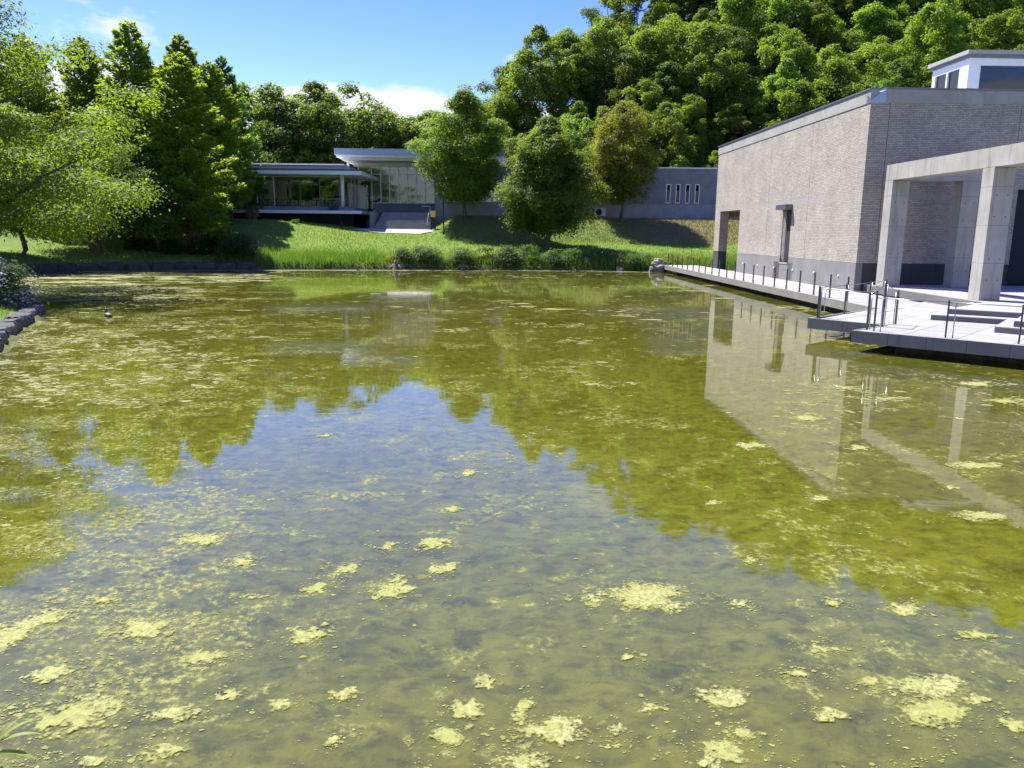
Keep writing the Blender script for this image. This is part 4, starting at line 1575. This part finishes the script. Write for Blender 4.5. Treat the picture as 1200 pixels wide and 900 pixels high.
def shore_y(x):
    P = np.array(FAR_SHORE)
    return float(np.interp(x, P[:, 0], P[:, 1]))


rb = np.random.default_rng(17)
for x, sc in ((-8.4, .85), (-6.9, .95), (-4.2, 1.0), (-1.2, 1.1), (0.3, 1.15), (2.4, .9), (4.2, 1.0), (6.0, .9), (8.3, .95), (10.2, .8)):
    put_bush('shore_shrub', BG_, x, shore_y(x) + rb.uniform(.7, 1.3), 'rounded green shrub at the foot of the lawn along the far shore', 'green shrubs along the far shore', sc, rb.uniform(0, 6))
for x, sc in ((-7.7, .7), (-3.0, .9), (-2.3, .85), (-5.3, .7), (4.9, .6), (9.2, .75)):
    put_bush('shore_shrub', BY_, x, shore_y(x) + rb.uniform(1.2, 2.0), 'low yellow green shrub among the green ones along the far shore', 'yellow green shrubs along the far shore', sc, rb.uniform(0, 6))
for x, dy, sc, sz in ((10.9, 1.6, .6, 1.0), (12.9, 1.2, .7, 1.1), (7.2, 1.9, .55, .6), (14.6, 1.5, .8, 1.0), (1.4, 2.4, .6, .5), (-9.6, .9, .55, .6)):
    put_bush('shore_shrub', BY_, x, shore_y(x) + dy, 'upright leafy yellow green clump in the tall shore grass', 'leafy clumps in the shore grass', sc, x, sz=sz)
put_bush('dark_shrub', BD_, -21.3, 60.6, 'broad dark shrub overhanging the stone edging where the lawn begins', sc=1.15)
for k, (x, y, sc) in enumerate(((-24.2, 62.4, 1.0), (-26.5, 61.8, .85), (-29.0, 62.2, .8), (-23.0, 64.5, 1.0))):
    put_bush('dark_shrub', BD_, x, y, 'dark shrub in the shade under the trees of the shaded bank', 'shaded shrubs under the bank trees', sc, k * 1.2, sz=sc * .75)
for k, (x, y, sc) in enumerate(((-40, 66, 1.7), (-44.5, 64, 1.9), (-49, 70, 2.0), (-37, 74, 1.6), (-55, 66, 2.0), (-41, 80, 1.8), (-60, 60, 2.0), (-34, 77.5, 1.3), (-48, 60, 1.6), (-38.5, 84, 1.8), (-45, 78, 2.0))):
    put_bush('thicket_shrub', BG_, x, y, 'tall green thicket shrub between the trunks of the shaded bank', 'thicket on the shaded bank', sc, k * .9)
for x, y, lab, sc, rz in ((-17.35, 26.9, 'green shrub dotted with pale blossoms on the stone edged peninsula', .95, 0), (-19.6, 28.2, 'second pale blossomed shrub further back on the peninsula', 1.05, 2.0)):
    e = put_bush('blossom_shrub', BS_, x, y, lab, sc=sc, rz=rz)
    link_mesh('blossom', BL_, None, e)
put_bush('pink_shrub', BP_, -25.6, 78.9, 'small pinkish shrub at the corner of the pavilion base', sc=1.05)
put_bush('lawn_tuft', BG_, -20.9, 76.8, 'small dark green tuft alone on the open lawn', sc=.28)

# ------------------------------------------------------------------ grass
def blades(x, y, h, w, rng, lean=.35, up=None):
    n = len(x)
    z = terrain(x, y)
    th = rng.uniform(0, np.pi, n)
    ln = rng.normal(0, lean, (n, 2)) * h[:, None]
    a = np.stack([x - np.cos(th) * w / 2, y - np.sin(th) * w / 2, z - .02], 1)
    b = np.stack([x + np.cos(th) * w / 2, y + np.sin(th) * w / 2, z - .02], 1)
    c = np.stack([x + ln[:, 0], y + ln[:, 1], z + h], 1)
    return np.stack([a, b, c], 1).reshape(-1, 3), np.arange(3 * n).reshape(n, 3)


rg = np.random.default_rng(23)


def scatter(n, x0, x1, y0, y1, f):
    x, y = rg.uniform(x0, x1, n), rg.uniform(y0, y1, n)
    d = poly_dist(x, y, POND)
    k = f(x, y, d) > rg.random(n)
    return x[k], y[k], d[k]


not_built = lambda x, y: ~(((x > -36) & (x < -15) & (y > 79.4)) | ((x > -15) & (x < -7.4) & (y > 83.5)) | ((x > -7.4) & (y > 83.7)) | ((x > -15.5) & (x < -7.6) & (y > 76.4)))
# lawn
x, y, d = scatter(150000, -36, 34, 50, 84, lambda x, y, d: ((d > .3) & not_built(x, y)) * (1 - .8 * sstep(9.5, 11.5, d) * sstep(-5, 0, x)) * (1 - .6 * sstep(-21, -24, x)))
n = len(x)
V, F = blades(x, y, rg.uniform(.08, .2, n), rg.uniform(.03, .07, n), rg)
tag(link_mesh('lawn_grass', np_mesh('lawn_grass', V, F), M['grass_blade']), 'short sunlit green lawn grass on the far slope', 'grass', kind='stuff')
# dry bank
x, y, d = scatter(60000, -6, 34, 72, 84, lambda x, y, d: ((d > 9.3) & (y < 83.7)) * sstep(9.3, 11.5, d))
n = len(x)
V, F = blades(x, y, rg.uniform(.08, .22, n), rg.uniform(.03, .06, n), rg)
tag(link_mesh('dry_grass', np_mesh('dry_grass', V, F), M['grass_dry']), 'dry tan grass on the bank below the grey wing', 'grass', kind='stuff')
# tall shore grass
x, y, d = scatter(160000, -22, 30, 58, 70, lambda x, y, d: ((d > -.15) & (d < 4.5)) * sstep(4.5, 1.2, d) * (.35 + .65 * (fbm(x * .6, y * .6, 8) > .45)) * np.where(x < -9, .9, np.where(x > 6, 1.0, .55)))
n = len(x)
hh = rg.uniform(.4, 1.0, n) * (.55 + .6 * fbm(x * .4, y * .4, 5)) * np.where(x > 9, 1.35, 1)
V, F = blades(x, y, hh, rg.uniform(.03, .06, n), rg, .22)
tag(link_mesh('shore_grass', np_mesh('shore_grass', V, F), M['reed_blade']), 'tall fresh green grass along the far waterline', 'grass', kind='stuff')
# peninsula grass
x, y, d = scatter(60000, -34, -8, 14, 36, lambda x, y, d: (d > .55) * 1.0)
n = len(x)
V, F = blades(x, y, rg.uniform(.06, .18, n), rg.uniform(.015, .04, n), rg)
tag(link_mesh('peninsula_grass', np_mesh('peninsula_grass', V, F), M['grass_blade']), 'short grass on the stone edged peninsula', 'grass', kind='stuff')

# ------------------------------------------------------------------ stones
def stone_mesh(seed, sx, sy, sz, rough=.16, sq=.75):
    bm = bmesh.new()
    bmesh.ops.create_icosphere(bm, subdivisions=3, radius=1)
    r = random.Random(seed)
    ox_ = [r.uniform(0, 50) for _ in range(3)]
    from mathutils import noise as mn
    for v in bm.verts:
        c = v.co
        m = max(abs(c.x), abs(c.y), abs(c.z))
        c = c.lerp(c / m * .85, sq)
        nn = mn.noise(Vector((c.x * 1.4 + ox_[0], c.y * 1.4 + ox_[1], c.z * 1.4 + ox_[2]))) + .5 * mn.noise(Vector((c.x * 3.5 + ox_[1], c.y * 3.5, c.z * 3.5)))
        c = c * (1 + rough * nn)
        v.co = Vector((c.x * sx / 2, c.y * sy / 2, c.z * sz / 2))
    me = bpy.data.meshes.new('stone')
    bm.to_mesh(me)
    bm.free()
    return me


# peninsula kerb of dark stone blocks
kb = empty('stone_kerb', (-14, 22.5, 0), 0, 'low kerb of dark rough stone blocks edging the peninsula', 'kerb')
kp = [(-9.3, 11.2), (-10.5, 13.5), (-12.6, 18.6), (-14.55, 22.4), (-15.75, 25.3), (-17.05, 28.1), (-20.0, 31.4), (-24.7, 35.2), (-32, 37.4)]
KM = []
for k in range(5):
    m = stone_mesh(200 + k, 1.22, .62, .85, .07, .92)
    m.materials.append(M['rock_dark'])
    KM.append(m)
acc = 0
for (ax, ay), (bx, by) in zip(kp[:-1], kp[1:]):
    L = math.hypot(bx - ax, by - ay)
    nseg = max(1, round(L / 1.12))
    for q in range(nseg):
        t = (q + .5) / nseg
        acc += 1
        o = link_mesh('kerb_stone', KM[acc % 5], None, kb, (ax + (bx - ax) * t + 14, ay + (by - ay) * t - 22.5, -.03 + .03 * math.sin(acc * 2.1)))
        o.rotation_euler = (.05 * math.sin(acc), .05 * math.cos(acc * 1.7), math.atan2(by - ay, bx - ax) + (math.pi if acc % 2 else 0))
# western bank edging
we = empty('bank_edging', (-26, 58, 0), 0, 'low dark stone edging along the bank under the tall trees', 'edging')
EM = []
for k in range(4):
    m = stone_mesh(230 + k, 1.75, .8, .95, .10)
    m.materials.append(M['edge_stone'])
    EM.append(m)
acc = 0
wp = FAR_SHORE[1:6]
for (ax, ay), (bx, by) in zip(wp[:-1], wp[1:]):
    L = math.hypot(bx - ax, by - ay)
    nseg = max(1, round(L / 1.6))
    for q in range(nseg):
        t = (q + .5) / nseg
        acc += 1
        o = link_mesh('edging_stone', EM[acc % 4], None, we, (ax + (bx - ax) * t + 26, ay + (by - ay) * t - 58, .16 + .04 * math.sin(acc * 1.9)))
        o.rotation_euler = (0, .03 * math.sin(acc), math.atan2(by - ay, bx - ax) + (math.pi if acc % 2 else 0))
# loose rocks on the far shore
for k, (x, y, s3, z, m, lab) in enumerate([
        (11.35, 62.6, (1.2, .9, .8), .15, 'rock_pale', 'pale boulder at the waterline beside the end of the walkway'),
        (11.5, 63.3, (.9, .8, .7), .75, 'rock_pale', 'pale boulder lying on top of the boulder by the walkway end'),
        (12.2, 64.0, (1.0, .8, .8), .45, 'rock_pale', 'pale boulder half behind the end of the walkway'),
        (-7.7, 65.4, (1.1, .9, .9), 1.15, 'rock_dark', 'rounded dark boulder above the shrubs of the far shore'),
        (8.6, 63.9, (.7, .6, .45), .1, 'rock_pale', 'small pale stone at the waterline below the lawn')]):
    me = stone_mesh(260 + k, *s3, .55, .3)
    me.materials.append(M[m])
    o = link_mesh('boulder', me, None, None, (x, y, z), k * 1.1)
    tag(o, lab, 'boulder')
# weathered stumps at the waterline
for k, (x, lab) in enumerate(((-4.0, 'grey brown tree stump at the waterline between the yellow green shrubs'), (-9.2, 'small pale tree stump at the waterline before the lawn'))):
    r_ = random.Random(k)
    mb = MB()
    pr_ = [(.55, -.1), (.42, .1), (.28, .3), (.2, .5), (.19, .62), (0.0, .6)]
    mb.lathe(pr_, 14)
    mb.v = [(a * (1 + .35 * math.sin(3 * math.atan2(b, a) + k)), b * (1 + .35 * math.sin(3 * math.atan2(b, a) + k)), c) for a, b, c in mb.v]
    for t in range(5):
        th = t * 1.256 + .3
        mb.tube([(0, 0, .35), (.45 * math.cos(th), .45 * math.sin(th), .15), (.95 * math.cos(th), .95 * math.sin(th), -.1)], [.14, .1, .04], 7)
    o = mb.build('tree_stump', M['dead_wood'], None, (x, shore_y(x) + .05, .12))
    tag(o, lab, 'stump')

# ------------------------------------------------------------------ duck
def duck():
    bm = bmesh.new()
    prof = [(-.30, .13, .012, .012), (-.25, .10, .05, .03), (-.17, .075, .095, .07), (-.05, .06, .12, .095), (.07, .065, .115, .095), (.15, .09, .085, .08),
            (.185, .15, .05, .05), (.195, .20, .04, .038), (.205, .245, .048, .046), (.235, .275, .05, .045), (.27, .27, .035, .032), (.295, .255, .02, .014), (.34, .245, .018, .007), (.352, .243, .004, .003)]
    rings = []
    n = 12
    for i, (x_, z_, ry, rz_) in enumerate(prof):
        a, b = prof[max(i - 1, 0)], prof[min(i + 1, len(prof) - 1)]
        d = Vector((b[0] - a[0], 0, b[1] - a[1])).normalized()
        up_ = Vector((-d.z, 0, d.x))
        rings.append([bm.verts.new(Vector((x_, 0, z_)) + Vector((0, 1, 0)) * ry * math.cos(2 * math.pi * k / n) + up_ * rz_ * math.sin(2 * math.pi * k / n)) for k in range(n)])
    for r0, r1 in zip(rings[:-1], rings[1:]):
        for k in range(n):
            bm.faces.new((r0[k], r0[(k + 1) % n], r1[(k + 1) % n], r1[k]))
    bm.faces.new(rings[0][::-1])
    bm.faces.new(rings[-1])
    bmesh.ops.recalc_face_normals(bm, faces=bm.faces)
    me = bpy.data.meshes.new('body')
    for f in bm.faces: f.smooth = True
    bm.to_mesh(me)
    bm.free()
    t = NT('duck_plumage')
    sx = t.new('SeparateXYZ')
    t.l.new(t.coord('Object'), sx.inputs[0])
    c = t.mix(t.rng(sx.outputs[0], .15, .2), (0.16, 0.13, 0.10), (0.02, 0.02, 0.02))
    c = t.mix(t.rng(sx.outputs[0], .29, .295), c, (0.30, 0.20, 0.03))
    nn = t.noise(30, 3, .6, t.coord('Object'))
    c = t.mix(t.rng(nn, .45, .6, 0, .5), c, (0.05, 0.04, 0.035))
    t.done(c, .6)
    me.materials.append(t.m)
    return me


dk = empty('duck', (-13.9, 26.9, -.02), 2.3, 'small dark duck swimming near the peninsula', 'duck')
dk.scale = (1.0, 1.0, 1.0)
link_mesh('body', duck(), None, dk)
for sgn in (-1, 1):
    w = MB().add([(-.22, sgn * .075, .12), (-.05, sgn * .118, .12), (.09, sgn * .11, .10), (.06, sgn * .122, .05), (-.1, sgn * .122, .05)], [(0, 1, 2, 3, 4)]).build('wing', M['rock_dark'], dk)

# ------------------------------------------------------------------ floating algae
def pix(x, y):
    """water point seen at a picture position, used once to place each mat in the pond"""
    p, r, f = RAD(10.95), RAD(0.6), 920.0
    v = (x - 600, 450 - y, -f)
    c, s_ = math.cos(r), math.sin(r)
    v = (c * v[0] - s_ * v[1], s_ * v[0] + c * v[1], v[2])
    wx, wy, wz = v[0], math.sin(p) * v[1] - math.cos(p) * v[2], math.cos(p) * v[1] + math.sin(p) * v[2]
    t = -3.0 / wz
    return wx * t, wy * t


SPILL = []


def algae_mesh(w, d, seed, cell, thr=.5, skew=0.0):
    nx = int(w * 1.5 / cell)
    ny = int(d * 1.5 / cell)
    X, Y = np.meshgrid((np.arange(nx + 1) - nx / 2) * cell, (np.arange(ny + 1) - ny / 2) * cell)
    rr = np.hypot((X - skew * Y) / (w / 2), Y / (d / 2))
    s_ = max(w, d)
    fv = 1.15 - rr + 1.5 * (fbm(X / s_ * 5 + seed, Y / s_ * 5, seed, 4, .6) - .5) + .8 * (fbm(X / cell * .22, Y / cell * .22, seed + 3, 3, .7) - .5) - thr
    Xc, Yc = X[:-1, :-1] + cell / 2, Y[:-1, :-1] + cell / 2
    f = (fv[:-1, :-1] + fv[1:, :-1] + fv[:-1, 1:] + fv[1:, 1:]) / 4
    keep = f > -.22
    lab_ = np.where(keep, np.arange(keep.size).reshape(keep.shape) + 1, 0)
    while True:
        p_ = np.pad(lab_, 1)
        m_ = np.maximum.reduce([lab_, p_[:-2, 1:-1], p_[2:, 1:-1], p_[1:-1, :-2], p_[1:-1, 2:]]) * keep
        if (m_ == lab_).all(): break
        lab_ = m_
    if keep.any():
        ids, ct = np.unique(lab_[keep], return_counts=True)
        big = ids[np.argmax(ct)]
        rest = keep & (lab_ != big)
        SPILL.append((Xc[rest], Yc[rest], cell))
        keep = lab_ == big
    i = np.arange((nx + 1) * (ny + 1)).reshape(ny + 1, nx + 1)
    F = np.stack([i[:-1, :-1], i[:-1, 1:], i[1:, 1:], i[1:, :-1]], -1)[keep]
    rg_ = np.random.default_rng(seed)
    Z = .004 + .016 * np.clip(fbm(X * 14 + seed, Y * 14, seed + 5, 3) - .32, 0, 1)
    XX = X + rg_.normal(0, cell * .22, X.shape)
    YY = Y + rg_.normal(0, cell * .22, X.shape)
    V = np.stack([XX, YY, Z], -1).reshape(-1, 3)
    used = np.unique(F)
    rm = np.zeros(len(V), int)
    rm[used] = np.arange(len(used))
    return V[used], rm[F], fv.ravel()[used]


mats = [(752, 702, 150, 34, 'long ragged yellow algae mat floating alone, the widest one in open water'),
        (1086, 806, 95, 30, None), (1092, 836, 85, 34, 'thick bright yellow algae mat with a smooth edge among paler scum'),
        (508, 637, 38, 17, None), (517, 666, 46, 15, None), (462, 690, 50, 32, None), (365, 744, 52, 26, None), (285, 660, 38, 13, None), (545, 832, 42, 24, None),
        (612, 835, 26, 34, None), (655, 856, 80, 36, None), (522, 860, 62, 26, None), (622, 893, 64, 20, None), (850, 886, 70, 38, None), (848, 818, 58, 24, None),
        (870, 861, 40, 14, None), (975, 838, 48, 18, None), (88, 836, 95, 52, None), (165, 737, 120, 34, None), (30, 735, 70, 60, None), (205, 836, 60, 18, None), (195, 880, 42, 20, None),
        (110, 893, 60, 14, None), (270, 815, 30, 14, None), (235, 632, 60, 16, None), (405, 812, 32, 18, None), (390, 868, 20, 12, None), (1152, 605, 80, 13, None), (1142, 546, 62, 10, None),
        (945, 490, 34, 8, None), (880, 523, 42, 10, None), (1005, 525, 34, 9, None), (382, 511, 18, 7, None), (547, 555, 24, 9, None), (530, 597, 26, 8, None), (880, 657, 22, 11, None),
        (868, 708, 24, 9, None), (1062, 714, 44, 22, None), (975, 706, 28, 12, None), (958, 761, 64, 14, None), (1145, 745, 44, 11, None), (1020, 800, 26, 14, None), (1148, 820, 40, 14, None),
        (372, 690, 30, 18, None), (405, 668, 36, 22, None), (455, 640, 26, 14, None), (330, 826, 36, 16, None), (120, 705, 46, 12, None), (60, 790, 70, 24, None), (300, 700, 30, 9, None),
        (240, 770, 60, 20, None), (570, 800, 40, 20, None), (735, 770, 22, 10, None), (724, 856, 24, 14, None), (760, 830, 30, 14, None), (935, 790, 40, 12, None), (1190, 850, 40, 22, None),
        (1115, 572, 20, 5, None), (960, 585, 30, 6, None), (835, 590, 26, 6, None), (990, 455, 26, 5, None), (1040, 468, 40, 6, None), (1145, 450, 60, 7, None), (1180, 470, 50, 8, None)]
HALO = []
for k, (px_, py_, w_, h_, lab) in enumerate(mats):
    x0, y0 = pix(px_ - w_ / 2, py_)
    x1, y1 = pix(px_ + w_ / 2, py_)
    xa, ya = pix(px_, py_ + h_ / 2)
    xb, yb = pix(px_, py_ - h_ / 2)
    cx, cyy = pix(px_, py_)
    wm, dm = (x1 - x0), max(yb - ya, .05)
    cell = max(.008, cyy * .0011, math.sqrt(wm * dm) / 90)
    V, F, TK = algae_mesh(wm * 1.15, dm * 1.15, 300 + k, cell, .42 if k < 30 else .5, .25)
    if len(F) < 4: continue
    me = np_mesh('algae_mat', V, F, True)
    at_ = me.attributes.new('thick', 'FLOAT', 'POINT')
    at_.data.foreach_set('value', TK.astype(np.float32))
    me.materials.append(M['algae'])
    o = link_mesh('algae_mat', me, None, None, (cx, cyy, 0.0))
    big_ = 'large' if wm * dm > .5 else 'small' if wm * dm < .12 else 'middling'
    where = ('beside the terrace' if cx > 4.5 and cyy > 9 else 'on the stone kerb side of the pond' if cx < -1.6 else 'in the near water on the terrace side' if cx > 1.7 and cyy < 9
             else 'in open water far from the banks' if cyy > 7 else 'in the near open water')
    tag(o, lab or big_ + ' ragged yellow algae clump floating ' + where, 'algae mat', 'algae clumps on the pond')
    HALO.append((cx, cyy, wm, dm, SPILL[-1]))

# small flecks and thin scum, beyond counting
rf = np.random.default_rng(99)


def fleck_polys(x, y, size, stretch):
    m = len(x)
    s_ = size[0] * np.exp(rf.normal(0, size[1], m))
    nv = 7
    th = rf.uniform(0, 6.283, m)[:, None] + np.arange(nv) * 2 * np.pi / nv
    r = s_[:, None] * rf.uniform(.35, 1.2, (m, nv))
    V = np.stack([x[:, None] + r * np.cos(th) * stretch, y[:, None] + r * np.sin(th), np.full((m, nv), .003) + rf.uniform(0, .002, (m, 1))], -1).reshape(-1, 3)
    return V, np.arange(m * nv).reshape(m, nv)


def flecks(n, x0, x1, y0, y1, size, stretch, dens):
    x, y = rf.uniform(x0, x1, n), rf.uniform(y0, y1, n)
    k = (dens(x, y) > rf.random(n)) & (poly_dist(x, y, POND) < -.1)
    return fleck_polys(x[k], y[k], size, stretch)


def west(x, y):
    return sstep(.13, -.13, (x + .9 + .36 * y) / (y + 2))


def d_near(x, y):
    a = fbm(x * .5, y * .5, 41, 4)
    b = fbm(x * 2.6, y * 2.6, 43, 3)
    c = fbm(x * 9, y * 9, 47, 2)
    w = west(x, y)
    e = sstep(.15, .6, x / (y + 1))
    open_ = sstep(8, 14, y) * (1 - w) * (1 - e)
    base = sstep(.57 - .27 * w - .03 * e + .10 * open_, .73 - .24 * w, a) * sstep(.44 - .04 * w, .60, b) * sstep(.38, .58, c)
    return np.clip(base * (.7 + .3 * w) + .0025, 0, 1)


def d_far(x, y):
    a = fbm(x * .22, y * .30, 51, 4)
    b = fbm(x * 1.1, y * 1.6, 53, 3)
    w = west(x, y)
    inlet = sstep(-12, -19, x) * sstep(26, 36, y)
    edge = sstep(2.2, .5, -poly_dist(x, y, POND)) * (y > 48)
    deck = sstep(7, 11, x) * (y < 60)
    base = sstep(.66 - .30 * w - .12 * inlet - .10 * deck, .80 - .2 * w - .05 * deck, a) * sstep(.40, .62, b)
    return np.clip(base * (.12 + .45 * w + .35 * inlet + .25 * deck) + edge * sstep(.3, .5, a) * .9 + .002, 0, 1)


hx_, hy_ = [], []
spill = []
for cx, cyy, wm, dm, (sx_, sy_, sc_) in HALO:
    spill.append(fleck_polys(cx + sx_, cyy + sy_, (sc_ * .42, .2), 1.2))
    n_ = int(min(600, 40 + 400 * math.sqrt(wm * dm)))
    ax_ = rf.normal(0, wm * .55, n_)
    ay_ = rf.normal(0, dm * .55, n_)
    k_ = fbm((cx + ax_) * 5, (cyy + ay_) * 5, 61, 3) > .47
    hx_.append(cx + ax_[k_])
    hy_.append(cyy + ay_[k_])
hx_, hy_ = np.concatenate(hx_), np.concatenate(hy_)
nr = hy_ < 12
parts_ = spill + [flecks(420000, -9, 11, 2.8, 14, (.005, .55), 1.3, d_near),
          flecks(16000, -9, 11, 2.8, 14, (.010, .6), 1.4, d_near),
          flecks(330000, -16, 13, 13, 27, (.017, .6), 1.7, lambda x, y: d_near(x, y) * .8),
          flecks(260000, -60, 13, 26, 64.5, (.045, .6), 2.4, d_far),
          flecks(20000, -60, 13, 26, 64.5, (.10, .5), 2.8, d_far),
          fleck_polys(hx_[nr], hy_[nr], (.005, .55), 1.3), fleck_polys(hx_[~nr], hy_[~nr], (.018, .6), 1.6)]
off = 0
VV, FF = [], []
for V, F in parts_:
    VV.append(V)
    FF.append(F + off)
    off += len(V)
print('flecks', sum(len(f) for f in FF))
tag(link_mesh('algae_scum', np_mesh('algae_scum', np.concatenate(VV), np.concatenate(FF)), M['algae_thin']),
    'countless pale yellow algae flecks drifting on the pond', 'algae', kind='stuff')

# ------------------------------------------------------------------ sprig on the near bank
sp_ = empty('leafy_sprig', (-2.05, 2.3, zt(-2.05, 2.3) - .05), 0, 'long leaved green sprig on the near bank', 'plant')
b0 = Vector(sp_.location)


def long_leaf(p, d, L, W, curl=.35):
    p, d = Vector(p), Vector(d).normalized()
    side = d.cross(Vector((0, 0, 1))).normalized()
    vs_, fs_ = [], []
    K = 8
    for i in range(K + 1):
        t = i / K
        c = p + d * L * t + Vector((0, 0, -curl * L * t * t))
        w = W * math.sin(math.pi * min(1, t * .92 + .06)) ** .8 * .5
        vs_ += [c - side * w + Vector((0, 0, w * .35)), c, c + side * w + Vector((0, 0, w * .35))]
    for i in range(K):
        a = i * 3
        fs_ += [(a, a + 1, a + 4, a + 3), (a + 1, a + 2, a + 5, a + 4)]
    return MB().add(vs_, fs_, True)


tz = 1.27 - sp_.location.z
stem_pts = [(-.1, -.05, 0), (.12, .0, tz * .35), (.24, .05, tz * .7), (.30, .08, tz)]
MB().tube(stem_pts, [.012, .01, .007, .004], 7).build('stem', M['leaf_near'], sp_)
for k, (ang, el, L, W, t) in enumerate([(14, .55, .17, .02, 1.0), (40, .8, .16, .02, 1.0), (-6, .3, .18, .022, .97), (75, .9, .15, .02, .98), (-25, .1, .16, .034, .92), (160, .6, .15, .025, .97), (-50, .2, .22, .04, .85), (120, .4, .2, .03, .85), (-95, .2, .2, .035, .8),
                                     (20, .1, .2, .03, .75), (160, .3, .22, .03, .7), (-30, .2, .2, .03, .62), (80, .3, .22, .03, .55), (-130, .2, .2, .03, .5)]):
    f = t * 3
    i = min(int(f), 2)
    p = Vector(stem_pts[i]).lerp(Vector(stem_pts[i + 1]), f - i)
    d = (math.cos(RAD(ang)), math.sin(RAD(ang)), el)
    long_leaf(p, d, L, W).build('leaf', M['leaf_near'], sp_)
